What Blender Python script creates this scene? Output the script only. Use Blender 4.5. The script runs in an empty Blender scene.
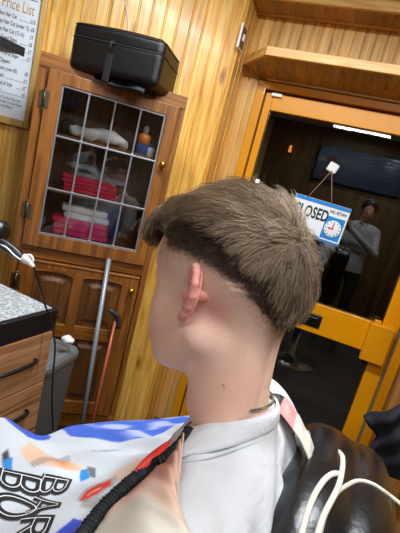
import bpy, bmesh, math, random
import numpy as np
from mathutils import Vector, Matrix, noise
from mathutils.bvhtree import BVHTree
random.seed(7); RNG = np.random.default_rng(7)
COL = bpy.context.scene.collection
R = math.radians
sc = bpy.context.scene

# ------------------------------------------------------------------ view geometry
PITCH, ROLL, FOC, CZ = R(12.2), R(14.5), 400.0, 1.5
def ray(px, py):
    a, b = px-200, py-266.5
    r = a*math.cos(ROLL)+b*math.sin(ROLL); u = a*math.sin(ROLL)-b*math.cos(ROLL)
    return Vector((r, FOC*math.cos(PITCH)+u*math.sin(PITCH), -FOC*math.sin(PITCH)+u*math.cos(PITCH)))
def W(px, py, dist):
    v = ray(px, py).normalized()*dist
    return Vector((v.x, v.y, v.z+CZ))
TA, TD = R(17.3), R(-17)
def frame_xy(th, x, y):
    return (x*math.cos(th)+y*math.sin(th), -x*math.sin(th)+y*math.cos(th))
def world_xy(th, t, d):
    return (t*math.cos(th)-d*math.sin(th), t*math.sin(th)+d*math.cos(th))
def onA(px, py, d):
    v = ray(px, py); t, n = frame_xy(TA, v.x, v.y); return (t*d/n, CZ+v.z*d/n)
def onD(px, py, d):
    v = ray(px, py); t, n = frame_xy(TD, v.x, v.y); return (t*d/n, CZ+v.z*d/n)

# ------------------------------------------------------------------ materials
def new_mat(name):
    m = bpy.data.materials.new(name); m.use_nodes = True
    nt = m.node_tree; b = nt.nodes['Principled BSDF']
    return m, nt, b
def rgb(h):
    h = h.lstrip('#'); c = [int(h[i:i+2], 16)/255 for i in (0, 2, 4)]
    return tuple(((x+.055)/1.055)**2.4 if x > .04045 else x/12.92 for x in c)+(1,)
def plain(name, col, rough=.5, metal=0, bump=0, bscale=200, var=0, vscale=8, spec=None, coat=0):
    m, nt, b = new_mat(name)
    c = rgb(col) if isinstance(col, str) else col
    b.inputs['Base Color'].default_value = c
    b.inputs['Roughness'].default_value = rough; b.inputs['Metallic'].default_value = metal
    if spec is not None: b.inputs['Specular IOR Level'].default_value = spec
    if coat: b.inputs['Coat Weight'].default_value = coat
    tc = nt.nodes.new('ShaderNodeTexCoord')
    if var:
        n = nt.nodes.new('ShaderNodeTexNoise'); n.inputs['Scale'].default_value = vscale; n.inputs['Detail'].default_value = 5
        nt.links.new(tc.outputs['Object'], n.inputs['Vector'])
        r = nt.nodes.new('ShaderNodeValToRGB')
        r.color_ramp.elements[0].position = .3; r.color_ramp.elements[1].position = .7
        r.color_ramp.elements[0].color = tuple(x*(1-var) for x in c[:3])+(1,)
        r.color_ramp.elements[1].color = tuple(min(1, x*(1+var)) for x in c[:3])+(1,)
        nt.links.new(n.outputs['Fac'], r.inputs['Fac']); nt.links.new(r.outputs['Color'], b.inputs['Base Color'])
    if bump:
        n = nt.nodes.new('ShaderNodeTexNoise'); n.inputs['Scale'].default_value = bscale; n.inputs['Detail'].default_value = 3
        nt.links.new(tc.outputs['Object'], n.inputs['Vector'])
        bp = nt.nodes.new('ShaderNodeBump'); bp.inputs['Strength'].default_value = bump; bp.inputs['Distance'].default_value = .002
        nt.links.new(n.outputs['Fac'], bp.inputs['Height']); nt.links.new(bp.outputs['Normal'], b.inputs['Normal'])
    return m
def wood(name, dark, mid, light, axis=2, scale=1.0, board=0, rough=.4, knots=False, coat=0, boardaxis=0, tone=.25):
    """grain along axis; board>0 gives each board of that width its own tone"""
    m, nt, b = new_mat(name); N = nt.nodes.new; K = nt.links.new
    tc = N('ShaderNodeTexCoord'); src = tc.outputs['Object']
    white = None
    if board:
        sx = N('ShaderNodeSeparateXYZ'); K(src, sx.inputs[0])
        dv = N('ShaderNodeMath'); dv.operation = 'DIVIDE'; K(sx.outputs[boardaxis], dv.inputs[0]); dv.inputs[1].default_value = board
        fl = N('ShaderNodeMath'); fl.operation = 'FLOOR'; K(dv.outputs[0], fl.inputs[0])
        wn = N('ShaderNodeTexWhiteNoise'); wn.noise_dimensions = '1D'; K(fl.outputs[0], wn.inputs['W']); white = wn
        mu = N('ShaderNodeVectorMath'); mu.operation = 'SCALE'; K(wn.outputs['Color'], mu.inputs[0]); mu.inputs['Scale'].default_value = 7
        ad = N('ShaderNodeVectorMath'); ad.operation = 'ADD'; K(src, ad.inputs[0]); K(mu.outputs[0], ad.inputs[1]); src = ad.outputs[0]
    mp = N('ShaderNodeMapping'); K(src, mp.inputs[0])
    s = [26*scale]*3; s[axis] = 1.6*scale; mp.inputs['Scale'].default_value = s
    n1 = N('ShaderNodeTexNoise'); n1.inputs['Scale'].default_value = 1.5; n1.inputs['Detail'].default_value = 6; n1.inputs['Distortion'].default_value = 1.2
    K(mp.outputs[0], n1.inputs['Vector'])
    rp = N('ShaderNodeValToRGB'); e = rp.color_ramp.elements
    e[0].position = .3; e[0].color = rgb(dark); e[1].position = .68; e[1].color = rgb(light)
    x = e.new(.48); x.color = rgb(mid)
    K(n1.outputs['Fac'], rp.inputs['Fac']); out = rp.outputs['Color']
    if knots:
        mk = N('ShaderNodeMapping'); K(src, mk.inputs[0]); s = [9]*3; s[axis] = 3.2; mk.inputs['Scale'].default_value = s
        vo = N('ShaderNodeTexVoronoi'); vo.inputs['Scale'].default_value = 1.0; K(mk.outputs[0], vo.inputs['Vector'])
        kr = N('ShaderNodeValToRGB'); kr.color_ramp.elements[0].position = .05; kr.color_ramp.elements[0].color = (1, 1, 1, 1)
        kr.color_ramp.elements[1].position = .2; kr.color_ramp.elements[1].color = (0, 0, 0, 1)
        K(vo.outputs['Distance'], kr.inputs['Fac'])
        mx = N('ShaderNodeMix'); mx.data_type = 'RGBA'; K(kr.outputs['Color'], mx.inputs['Factor']); K(out, mx.inputs['A'])
        mx.inputs['B'].default_value = tuple(c*.55 for c in rgb(dark)[:3])+(1,); out = mx.outputs['Result']
    if white:
        mr = N('ShaderNodeMapRange'); K(white.outputs['Value'], mr.inputs[0]); mr.inputs['To Min'].default_value = 1-tone; mr.inputs['To Max'].default_value = 1+tone*.5
        sc_ = N('ShaderNodeVectorMath'); sc_.operation = 'SCALE'; K(out, sc_.inputs[0]); K(mr.outputs[0], sc_.inputs['Scale']); out = sc_.outputs[0]
    K(out, b.inputs['Base Color']); b.inputs['Roughness'].default_value = rough
    if coat: b.inputs['Coat Weight'].default_value = coat; b.inputs['Coat Roughness'].default_value = .15
    bp = N('ShaderNodeBump'); bp.inputs['Strength'].default_value = .15; bp.inputs['Distance'].default_value = .002
    K(n1.outputs['Fac'], bp.inputs['Height']); K(bp.outputs['Normal'], b.inputs['Normal'])
    return m
def glass(name, refl, tint=(1, 1, 1, 1), rough=0.0):
    m, nt, b = new_mat(name); nt.nodes.remove(b); N = nt.nodes.new; K = nt.links.new
    tr = N('ShaderNodeBsdfTransparent'); tr.inputs[0].default_value = tint
    gl = N('ShaderNodeBsdfGlossy'); gl.inputs['Roughness'].default_value = rough
    fr = N('ShaderNodeLayerWeight'); fr.inputs['Blend'].default_value = .25
    mr = N('ShaderNodeMapRange'); K(fr.outputs['Fresnel'], mr.inputs[0]); mr.inputs['To Min'].default_value = refl; mr.inputs['To Max'].default_value = 1
    mx = N('ShaderNodeMixShader'); K(mr.outputs[0], mx.inputs[0]); K(tr.outputs[0], mx.inputs[1]); K(gl.outputs[0], mx.inputs[2])
    K(mx.outputs[0], nt.nodes['Material Output'].inputs[0]); return m
def vcol(name, rough=.5, sss=0, bump=0, bscale=300, sheen=0, aniso=0, spec=.5, fine=0, fscale=500):
    m, nt, b = new_mat(name); N = nt.nodes.new; K = nt.links.new
    a = N('ShaderNodeAttribute'); a.attribute_name = 'Col'; out = a.outputs['Color']
    tc = N('ShaderNodeTexCoord')
    if fine:
        n = N('ShaderNodeTexNoise'); n.inputs['Scale'].default_value = fscale; n.inputs['Detail'].default_value = 4; K(tc.outputs['Object'], n.inputs['Vector'])
        mr = N('ShaderNodeMapRange'); K(n.outputs['Fac'], mr.inputs[0]); mr.inputs['From Min'].default_value = .3; mr.inputs['From Max'].default_value = .7
        mr.inputs['To Min'].default_value = 1-fine; mr.inputs['To Max'].default_value = 1+fine*.6
        v = N('ShaderNodeVectorMath'); v.operation = 'SCALE'; K(out, v.inputs[0]); K(mr.outputs[0], v.inputs['Scale']); out = v.outputs[0]
    K(out, b.inputs['Base Color']); b.inputs['Roughness'].default_value = rough; b.inputs['Specular IOR Level'].default_value = spec
    if sss:
        b.inputs['Subsurface Weight'].default_value = sss; b.inputs['Subsurface Radius'].default_value = (.012, .004, .002); b.inputs['Subsurface Scale'].default_value = .6
    if sheen: b.inputs['Sheen Weight'].default_value = sheen
    if bump:
        n = N('ShaderNodeTexNoise'); n.inputs['Scale'].default_value = bscale; n.inputs['Detail'].default_value = 3; K(tc.outputs['Object'], n.inputs['Vector'])
        bp = N('ShaderNodeBump'); bp.inputs['Strength'].default_value = bump; bp.inputs['Distance'].default_value = .001
        K(n.outputs['Fac'], bp.inputs['Height']); K(bp.outputs['Normal'], b.inputs['Normal'])
    return m
def emit(name, col, s):
    m, nt, b = new_mat(name); b.inputs['Base Color'].default_value = (0, 0, 0, 1)
    b.inputs['Emission Color'].default_value = col; b.inputs['Emission Strength'].default_value = s; return m

BW = .066
M = dict(
    pine=wood('pine_boards', '#c48630', '#e2aa49', '#f4c86e', board=BW, knots=True, rough=.38, coat=.15, tone=.2),
    pine_d=wood('pine_boards_door', '#c8903c', '#e4b05c', '#f4ca7a', board=.056, knots=True, rough=.4, tone=.18),
    pine_rear=wood('pine_boards_rear', '#4f3a1c', '#6b5128', '#7f6436', board=.075, knots=True, rough=.5),
    pine_trim=wood('pine_trim', '#a8743a', '#c4935a', '#d9ac72', axis=0, rough=.4, knots=True),
    pine_lip=wood('pine_lip', '#bd873e', '#d6a252', '#eac070', axis=0, rough=.4, knots=True),
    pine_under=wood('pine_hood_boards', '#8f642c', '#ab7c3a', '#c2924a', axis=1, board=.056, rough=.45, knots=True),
    pine_v=wood('pine_architrave', '#bd8a45', '#d3a25a', '#e3b973', axis=2, rough=.4),
    tan=wood('tan_panel', '#a5733a', '#b98548', '#c9965a', axis=2, scale=.6, rough=.4),
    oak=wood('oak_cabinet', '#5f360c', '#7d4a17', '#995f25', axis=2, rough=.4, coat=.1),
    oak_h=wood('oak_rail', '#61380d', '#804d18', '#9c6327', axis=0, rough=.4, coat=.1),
    oak_d=wood('oak_panel_shaded', '#44270b', '#5b3611', '#70481a', axis=2, rough=.45, coat=.08),  # dimmer light low on the cupboard put into a darker oak colour
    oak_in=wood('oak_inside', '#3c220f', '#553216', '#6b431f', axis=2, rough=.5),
    walnut=wood('walnut_drawer', '#7d5338', '#a5754f', '#c4966a', axis=1, scale=.8, rough=.4),
    yellow=plain('door_orange_paint', '#e39600', .35, var=.06, vscale=3, coat=.2),
    yellow2=plain('door_frame_paint', '#dc9204', .38, var=.07, vscale=3, coat=.2),
    silver=plain('silver_seal', '#9a9388', .35, .6),
    black=plain('black_plastic', '#111113', .35),
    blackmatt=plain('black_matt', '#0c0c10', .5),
    leather=plain('black_leather', '#0d0e12', .27, bump=.25, bscale=90),
    nylon=plain('black_nylon', '#060608', .36, bump=.5, bscale=700),
    strapm=plain('black_strap', '#101012', .6),
    brass=plain('brass', '#c79a35', .22, 1), hinge=plain('aged_hinge', '#6d5f4c', .4, .9),
    lead=plain('lead_came', '#8a8c92', .4, .5), chrome=plain('chrome', '#cfcfcf', .15, 1),
    white=plain('white_plastic', '#e9e9e6', .35), cream=plain('cream_tube', '#d9d3c4', .4),
    paper=plain('white_paper', '#dfe6f0', .55), ink=plain('grey_ink', '#4c4f57', .6), gold=plain('gold_ink', '#c59a46', .45, .3),
    frame=wood('pale_frame', '#b38a45', '#c79f58', '#d6b06a', axis=2, rough=.35),
    red=plain('red_towel', '#e0284e', .9, bump=.9, bscale=420, var=.12, vscale=40),
    wtowel=plain('white_towel', '#e8e6e4', .9, bump=.9, bscale=420),
    gtowel=plain('grey_towel', '#8f9298', .9, bump=.9, bscale=420),
    blue=plain('blue_towel', '#27427c', .9, bump=.9, bscale=420),
    grey=plain('grey_plastic', '#6f7275', .35), greyd=plain('dark_grey_plastic', '#2c2e31', .4),
    bin=plain('bin_plastic', '#5a5c5e', .3), alu=plain('grey_pole', '#8d9499', .35, .3),
    copper=plain('copper_handle', '#a04f35', .35, .2),
    floor=plain('floor_lino', '#4a4038', .45, var=.15, vscale=4),
    ceil=plain('ceiling_paint', '#d9d2c4', .8), plaster=plain('plaster', '#b59f7c', .8),
    pavement=plain('pavement', '#3a3835', .9, var=.2, vscale=6), brick=plain('dark_render', '#2b2725', .9, var=.2),
    glass=glass('door_glass', .07), cglass=glass('cabinet_glass', .012),
    tube=emit('tube_glow', (1, .98, .95, 1), 7), amber=emit('amber_glow', (1, .3, .04, 1), 9), bulb=emit('bulb_glow', (1, .97, .9, 1), 25),
    navy=plain('navy_cloth', '#10151f', .75, bump=.4, bscale=500, var=.15, vscale=14),
    blued=plain('sign_blue', '#1f86d0', .4), signred=plain('sign_red', '#e0303c', .4),
    signw=plain('sign_white', '#eef2f6', .4), signb=plain('sign_black', '#15181c', .4),
)
def mat_mat():
    m, nt, b = new_mat('ribbed_grey_mat'); N = nt.nodes.new; K = nt.links.new
    tc = N('ShaderNodeTexCoord'); w = N('ShaderNodeTexVoronoi'); w.inputs['Scale'].default_value = 75
    K(tc.outputs['Object'], w.inputs['Vector']); r = N('ShaderNodeValToRGB')
    r.color_ramp.elements[0].color = rgb('#5f666c'); r.color_ramp.elements[1].color = rgb('#c3c9cc'); r.color_ramp.elements[1].position = .75
    K(w.outputs['Distance'], r.inputs['Fac']); K(r.outputs['Color'], b.inputs['Base Color']); b.inputs['Roughness'].default_value = .6
    return m
M['mat'] = mat_mat()
def cotton():
    m = plain('white_cotton', '#cdced2', .85); nt = m.node_tree; N = nt.nodes.new; K = nt.links.new; b = nt.nodes['Principled BSDF']
    tc = N('ShaderNodeTexCoord'); n1 = N('ShaderNodeTexNoise'); n1.inputs['Scale'].default_value = 26; n1.inputs['Detail'].default_value = 3; n1.inputs['Distortion'].default_value = .8
    n2 = N('ShaderNodeTexNoise'); n2.inputs['Scale'].default_value = 700; K(tc.outputs['Object'], n1.inputs['Vector']); K(tc.outputs['Object'], n2.inputs['Vector'])
    b1 = N('ShaderNodeBump'); b1.inputs['Strength'].default_value = .55; b1.inputs['Distance'].default_value = .008; K(n1.outputs['Fac'], b1.inputs['Height'])
    b2 = N('ShaderNodeBump'); b2.inputs['Strength'].default_value = .3; b2.inputs['Distance'].default_value = .001; K(n2.outputs['Fac'], b2.inputs['Height']); K(b1.outputs['Normal'], b2.inputs['Normal'])
    K(b2.outputs['Normal'], b.inputs['Normal']); return m
def screen_mat():
    m, nt, b = new_mat('tv_picture'); N = nt.nodes.new; K = nt.links.new
    tc = N('ShaderNodeTexCoord'); n = N('ShaderNodeTexNoise'); n.inputs['Scale'].default_value = 5; K(tc.outputs['Object'], n.inputs['Vector'])
    r = N('ShaderNodeValToRGB'); r.color_ramp.elements[0].color = (.012, .03, .07, 1); r.color_ramp.elements[1].color = (.05, .10, .2, 1)
    K(n.outputs['Fac'], r.inputs['Fac']); K(r.outputs['Color'], b.inputs['Emission Color']); b.inputs['Emission Strength'].default_value = 1.3
    b.inputs['Base Color'].default_value = (.01, .01, .01, 1); b.inputs['Roughness'].default_value = .2
    return m
M['tv'] = screen_mat()

# ------------------------------------------------------------------ object helpers
def tag(o, label=None, cat=None, group=None, kind=None):
    if label: o['label'] = label
    if cat: o['category'] = cat
    if group: o['group'] = group
    if kind: o['kind'] = kind
    return o
def empty(name, loc=(0, 0, 0), rz=0, **k):
    o = bpy.data.objects.new(name, None); COL.objects.link(o); o.location = loc; o.rotation_euler = (0, 0, rz)
    o.empty_display_size = .1
    return tag(o, **k)
def link(name, me, mats, parent=None, smooth=False):
    if not isinstance(mats, (list, tuple)): mats = [mats]
    for m in mats: me.materials.append(m)
    if smooth:
        me.polygons.foreach_set('use_smooth', [True]*len(me.polygons))
    o = bpy.data.objects.new(name, me); COL.objects.link(o)
    if parent is not None: o.parent = parent
    return o
class MB:
    def __init__(s): s.bm = bmesh.new()
    def box(s, x0, x1, y0, y1, z0, z1, bev=0, rot=None, mi=0):
        vs = [Vector((x, y, z)) for x in (x0, x1) for y in (y0, y1) for z in (z0, z1)]
        if rot is not None: vs = [rot @ v for v in vs]
        t = bmesh.new(); q = [t.verts.new(v) for v in vs]
        for f in ((0, 1, 3, 2), (4, 6, 7, 5), (0, 4, 5, 1), (2, 3, 7, 6), (0, 2, 6, 4), (1, 5, 7, 3)): t.faces.new([q[i] for i in f])
        bmesh.ops.recalc_face_normals(t, faces=t.faces)
        if bev: bmesh.ops.bevel(t, geom=t.edges[:], offset=bev, segments=2, profile=.5, affect='EDGES')
        s._merge(t, mi); return s
    def _merge(s, t, mi=0):
        mp = {v: s.bm.verts.new(v.co) for v in t.verts}
        for f in t.faces:
            nf = s.bm.faces.new([mp[v] for v in f.verts]); nf.material_index = mi; nf.smooth = f.smooth
        t.free()
    def tube(s, pts, r, seg=10, mi=0, closed=False, smooth=True):
        pts = [Vector(p) for p in pts]; n = len(pts); rs = r if isinstance(r, (list, tuple)) else [r]*n
        rings = []; up = Vector((0, 0, 1)); prev = None
        for i, p in enumerate(pts):
            if closed: d = pts[(i+1) % n]-pts[i-1]
            else: d = pts[min(i+1, n-1)]-pts[max(i-1, 0)]
            if d.length < 1e-9: d = Vector((0, 0, 1))
            d.normalize()
            if prev is None:
                a = up if abs(d.z) < .9 else Vector((1, 0, 0)); x = d.cross(a).normalized()
            else: x = (prev-d*prev.dot(d)).normalized()
            prev = x; y = d.cross(x)
            rings.append([s.bm.verts.new(p+(x*math.cos(2*math.pi*k/seg)+y*math.sin(2*math.pi*k/seg))*rs[i]) for k in range(seg)])
        m = n if closed else n-1
        for i in range(m):
            a, b = rings[i], rings[(i+1) % n]
            for k in range(seg):
                f = s.bm.faces.new((a[k], a[(k+1) % seg], b[(k+1) % seg], b[k])); f.smooth = smooth; f.material_index = mi
        if not closed:
            for rg in (rings[0][::-1], rings[-1]):
                f = s.bm.faces.new(rg); f.material_index = mi
        return s
    def lathe(s, prof, seg=24, mat=None, mi=0):
        mat = mat or Matrix.Identity(4); rings = []
        for r, z in prof: rings.append([s.bm.verts.new(mat @ Vector((r*math.cos(2*math.pi*k/seg), r*math.sin(2*math.pi*k/seg), z))) for k in range(seg)])
        for a, b in zip(rings, rings[1:]):
            for k in range(seg):
                f = s.bm.faces.new((a[k], a[(k+1) % seg], b[(k+1) % seg], b[k])); f.smooth = True; f.material_index = mi
        s.bm.faces.new(rings[0][::-1]).material_index = mi; s.bm.faces.new(rings[-1]).material_index = mi
        return s
    def prism(s, poly, y0, y1, mi=0, bev=0):
        """polygon in xz extruded along y"""
        t = bmesh.new()
        a = [t.verts.new((x, y0, z)) for x, z in poly]; b = [t.verts.new((x, y1, z)) for x, z in poly]
        t.faces.new(a); t.faces.new(b[::-1]); n = len(poly)
        for i in range(n): t.faces.new((a[i], b[i], b[(i+1) % n], a[(i+1) % n]))
        bmesh.ops.recalc_face_normals(t, faces=t.faces)
        if bev: bmesh.ops.bevel(t, geom=t.edges[:], offset=bev, segments=2, profile=.5, affect='EDGES')
        s._merge(t, mi); return s
    def quads(s, P, mi=0, smooth=True):
        """P: rows x cols of points"""
        v = [[s.bm.verts.new(p) for p in row] for row in P]
        for i in range(len(P)-1):
            for j in range(len(P[0])-1):
                f = s.bm.faces.new((v[i][j], v[i+1][j], v[i+1][j+1], v[i][j+1])); f.smooth = smooth; f.material_index = mi
        return s
    def build(s, name, mats, parent=None, recalc=False):
        if recalc: bmesh.ops.recalc_face_normals(s.bm, faces=s.bm.faces)
        me = bpy.data.meshes.new(name); s.bm.to_mesh(me); s.bm.free()
        return link(name, me, mats, parent)
def spline(pts, n):
    """catmull-rom through pts, n samples"""
    P = [Vector(p) for p in pts]; out = []; m = len(P)-1
    for k in range(n):
        u = k/(n-1)*m; i = min(int(u), m-1); t = u-i
        p0 = P[i-1] if i > 0 else P[0]*2-P[1]; p1, p2 = P[i], P[i+1]; p3 = P[i+2] if i+2 <= m else P[m]*2-P[m-1]
        out.append(.5*((2*p1)+(p2-p0)*t+(2*p0-5*p1+4*p2-p3)*t*t+(3*p1-p0-3*p2+p3)*t**3))
    return out
def boards(x0, x1, z0, z1, w, name, mat, parent=None, thick=.03, groove=.0065):
    """vertical V-grooved boards, face at y=0 looking to -y"""
    bm = bmesh.new(); xs = []; k0 = math.floor(x0/w)
    prof = [(x0, 0.0)]; k = k0+1
    while k*w < x1-.008:
        if k*w > x0+.008: c = k*w; prof += [(c-.007, 0), (c-.001, groove), (c+.002, groove), (c+.006, 0)]
        k += 1
    prof.append((x1, 0.0)); prof += [(x1, thick), (x0, thick)]
    a = [bm.verts.new((x, y, z0)) for x, y in prof]; b = [bm.verts.new((x, y, z1)) for x, y in prof]
    n = len(prof)
    for i in range(n): bm.faces.new((a[i], a[(i+1) % n], b[(i+1) % n], b[i]))
    bm.faces.new(a[::-1]); bm.faces.new(b)
    bmesh.ops.recalc_face_normals(bm, faces=bm.faces)
    me = bpy.data.meshes.new(name); bm.to_mesh(me); bm.free()
    return link(name, me, mat, parent)
def text(body, size, mat, name, parent, loc, rot=(R(90), 0, 0), ext=.0004, align='LEFT', sx=1.0, off=0):
    cu = bpy.data.curves.new(name, 'FONT'); cu.body = body; cu.size = size; cu.extrude = ext; cu.align_x = align; cu.offset = off
    cu.resolution_u = 3
    o = bpy.data.objects.new(name, cu); COL.objects.link(o)
    dg = bpy.context.evaluated_depsgraph_get(); me = bpy.data.meshes.new_from_object(o.evaluated_get(dg)); bpy.data.objects.remove(o)
    o = link(name, me, mat, parent); o.location = loc; o.rotation_euler = rot; o.scale = (sx, 1, 1)
    return o
# ---- signed distance shapes and surface extraction
def snet(f, lo, hi, h):
    lo = np.array(lo, float); n = [int(math.ceil((hi[i]-lo[i])/h))+1 for i in range(3)]
    ax = [lo[i]+h*np.arange(n[i]) for i in range(3)]
    X, Y, Z = np.meshgrid(*ax, indexing='ij'); V = f(X, Y, Z).astype(np.float64)
    S = V < 0; cnt = np.zeros([k-1 for k in n]); acc = np.zeros([k-1 for k in n]+[3])
    sl = lambda o, a: slice(o, a-1+o)
    cs = [(i, j, k) for i in (0, 1) for j in (0, 1) for k in (0, 1)]
    for c in cs:
        for d in range(3):
            if c[d]: continue
            e = list(c); e[d] = 1
            A_ = V[sl(c[0], n[0]), sl(c[1], n[1]), sl(c[2], n[2])]; B_ = V[sl(e[0], n[0]), sl(e[1], n[1]), sl(e[2], n[2])]
            m = (A_ < 0) != (B_ < 0); t = np.where(m, A_/np.where(m, A_-B_, 1), 0)
            for q in range(3): acc[..., q] += np.where(m, (c[q]+(t if q == d else 0)), 0)
            cnt += m
    act = cnt > 0; idx = -np.ones(cnt.shape, int); idx[act] = np.arange(act.sum())
    ii = np.argwhere(act); verts = lo+h*(ii+acc[act]/cnt[act][:, None])
    faces = []
    for d in range(3):
        a, b = (d+1) % 3, (d+2) % 3
        s0 = [slice(None)]*3; s1 = [slice(None)]*3; s0[d] = slice(0, -1); s1[d] = slice(1, None)
        ch = S[tuple(s0)] != S[tuple(s1)]; P = np.argwhere(ch)
        P = P[(P[:, a] > 0) & (P[:, b] > 0) & (P[:, a] < n[a]-1) & (P[:, b] < n[b]-1)]
        if not len(P): continue
        ins = S[tuple(P.T)]
        def g(da, db):
            Q = P.copy(); Q[:, a] -= da; Q[:, b] -= db; return idx[tuple(Q.T)]
        q = np.stack([g(1, 1), g(0, 1), g(0, 0), g(1, 0)], 1); q[~ins] = q[~ins][:, ::-1]
        faces.append(q)
    return verts, np.concatenate(faces)
def mesh_np(name, V, Fq):
    me = bpy.data.meshes.new(name); V = np.asarray(V, np.float32); Fq = np.asarray(Fq, np.int32)
    k = Fq.shape[1]
    me.vertices.add(len(V)); me.vertices.foreach_set('co', V.ravel()); me.loops.add(Fq.size); me.loops.foreach_set('vertex_index', Fq.ravel())
    me.polygons.add(len(Fq)); me.polygons.foreach_set('loop_start', np.arange(0, Fq.size, k, dtype=np.int32))
    me.polygons.foreach_set('loop_total', np.full(len(Fq), k, np.int32))
    me.polygons.foreach_set('use_smooth', np.ones(len(Fq), bool)); me.update(calc_edges=True); me.validate(); return me
def setcol(me, C):
    a = me.color_attributes.new('Col', 'FLOAT_COLOR', 'POINT'); C = np.asarray(C, np.float32)
    if C.shape[1] == 3: C = np.concatenate([C, np.ones((len(C), 1), np.float32)], 1)
    a.data.foreach_set('color', C.ravel())
def smin(a, b, k): 
    h = np.clip(.5+.5*(b-a)/k, 0, 1); return b*(1-h)+a*h-k*h*(1-h)
def smax(a, b, k): return -smin(-a, -b, k)
def ell(c, r):
    def f(X, Y, Z):
        x, y, z = (X-c[0]), (Y-c[1]), (Z-c[2])
        k0 = np.sqrt((x/r[0])**2+(y/r[1])**2+(z/r[2])**2); k1 = np.sqrt((x/r[0]**2)**2+(y/r[1]**2)**2+(z/r[2]**2)**2)
        return k0*(k0-1)/np.maximum(k1, 1e-9)
    return f
def cone(a, b, ra, rb):
    a = np.array(a, float); b = np.array(b, float); ab = b-a; L2 = ab.dot(ab)
    def f(X, Y, Z):
        x, y, z = X-a[0], Y-a[1], Z-a[2]; t = np.clip((x*ab[0]+y*ab[1]+z*ab[2])/L2, 0, 1)
        return np.sqrt((x-ab[0]*t)**2+(y-ab[1]*t)**2+(z-ab[2]*t)**2)-(ra+(rb-ra)*t)
    return f
def rbox(c, s, r):
    def f(X, Y, Z):
        q = [np.abs(p-c[i])-s[i]+r for i, p in enumerate((X, Y, Z))]
        o = np.sqrt(sum(np.maximum(k, 0)**2 for k in q)); return o+np.minimum(np.maximum(np.maximum(q[0], q[1]), q[2]), 0)-r
    return f
def wob(X, Y, Z, fr, seed=0):
    return (np.sin(X*fr+seed)*np.cos(Y*fr*1.3+seed*2)+np.sin(Y*fr*.9+Z*fr*1.1+seed*3)+np.cos(Z*fr*1.7-X*fr*.6+seed))/3
def sdf_obj(name, f, lo, hi, h, mat, parent=None):
    V, Fq = snet(f, lo, hi, h); return link(name, mesh_np(name, V, Fq), mat, parent)

# ================================================================== THE SETTING

FA = Matrix.Rotation(TA, 4, 'Z'); FD = Matrix.Rotation(TD, 4, 'Z')
def place(o, th, t, d, z=0, rz=0):
    x, y = world_xy(th, t, d); o.location = (x, y, z); o.rotation_euler = (0, 0, th+rz); return o
CEIL = 2.66; FZ = -.17
dA, dD = 2.25, 2.40; tL, tR = -.77, .62
# corner where panelled wall meets the recess side: wall line (frame A, d=dA) with frame D t=tL
def corner():
    # world points: A: (t c - d s, t s + d c)
    for k in range(4001):
        t = -1+k*.0005; x, y = world_xy(TA, t, dA); tt, nn = frame_xy(TD, x, y)
        if tt >= tL: return t, nn
tc_, dc_ = corner()
o = boards(-1.75, tc_+.001, FZ, CEIL, BW, 'wall_left', M['pine']); place(o, TA, 0, dA); tag(o, kind='structure')
# recess side, looking towards +t of door frame; local x runs along -n? build with x = distance into recess
o = boards(0, dD-dc_+.0, FZ, CEIL, BW, 'wall_recess_left', M['pine'])
x, y = world_xy(TD, tL, dD-.0); x1, y1 = world_xy(TD, tL, dc_)
o.location = (x1, y1, 0); o.rotation_euler = (0, 0, TD+R(90)); tag(o, kind='structure')
# wall above door and beside it (front wall)
r = empty('wall_front', kind='structure'); place(r, TD, 0, dD)
boards(tL, tR, 2.10, CEIL, .056, 'boards_above_door', M['pine_d'], r)
MB().box(tL-.03, -.70, 0, .03, FZ, 2.10).build('strip_left_of_door', M['pine_v'], r)
MB().box(.535, tR, 0, .03, FZ, 2.10).build('strip_right_of_door', M['tan'], r)
# right side of recess, then the wall in front of it
r = MB().box(0, .03, -.95, 0, FZ, CEIL).build('wall_recess_right', M['tan']); place(r, TD, tR, dD); tag(r, kind='structure')
r = MB().box(tR+.03, 1.7, 0, .04, FZ, CEIL).build('wall_right_front', M['pine']); place(r, TD, 0, dD-.95); tag(r, kind='structure')
r = MB().box(0, .05, -3.2, 0, FZ, CEIL).build('wall_right', M['plaster']); place(r, TD, 1.7, dD-.91); tag(r, kind='structure')
r = boards(-2.6, 1.8, FZ, CEIL, .075, 'wall_rear', M['pine_rear']); place(r, TD, 0, -1.6); r.rotation_euler = (0, 0, TD+math.pi); x, y = world_xy(TD, -.3, -1.6); r.location = (x, y, 0); tag(r, kind='structure')
r = MB().box(-1.85, -1.8, -1.5, 2.2, FZ, CEIL).build('wall_far_left', M['plaster']); tag(r, kind='structure')
r = MB().box(-2.6, 2.6, -2.6, 3.2, FZ-.05, FZ).build('floor', M['floor']); tag(r, kind='structure')
r = MB().box(-2.6, 2.6, -2.6, 2.9, CEIL, CEIL+.05).build('ceiling', M['ceil']); tag(r, kind='structure')
# outside
r = MB().box(-4, 5, 2.9, 9, FZ-.2, FZ-.06).build('ground_outside', M['pavement']); tag(r, kind='structure')
r = MB().box(-4, 6, 7, 7.3, -.1, 5).build('wall_across_street', M['brick']); tag(r, kind='structure')
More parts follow.
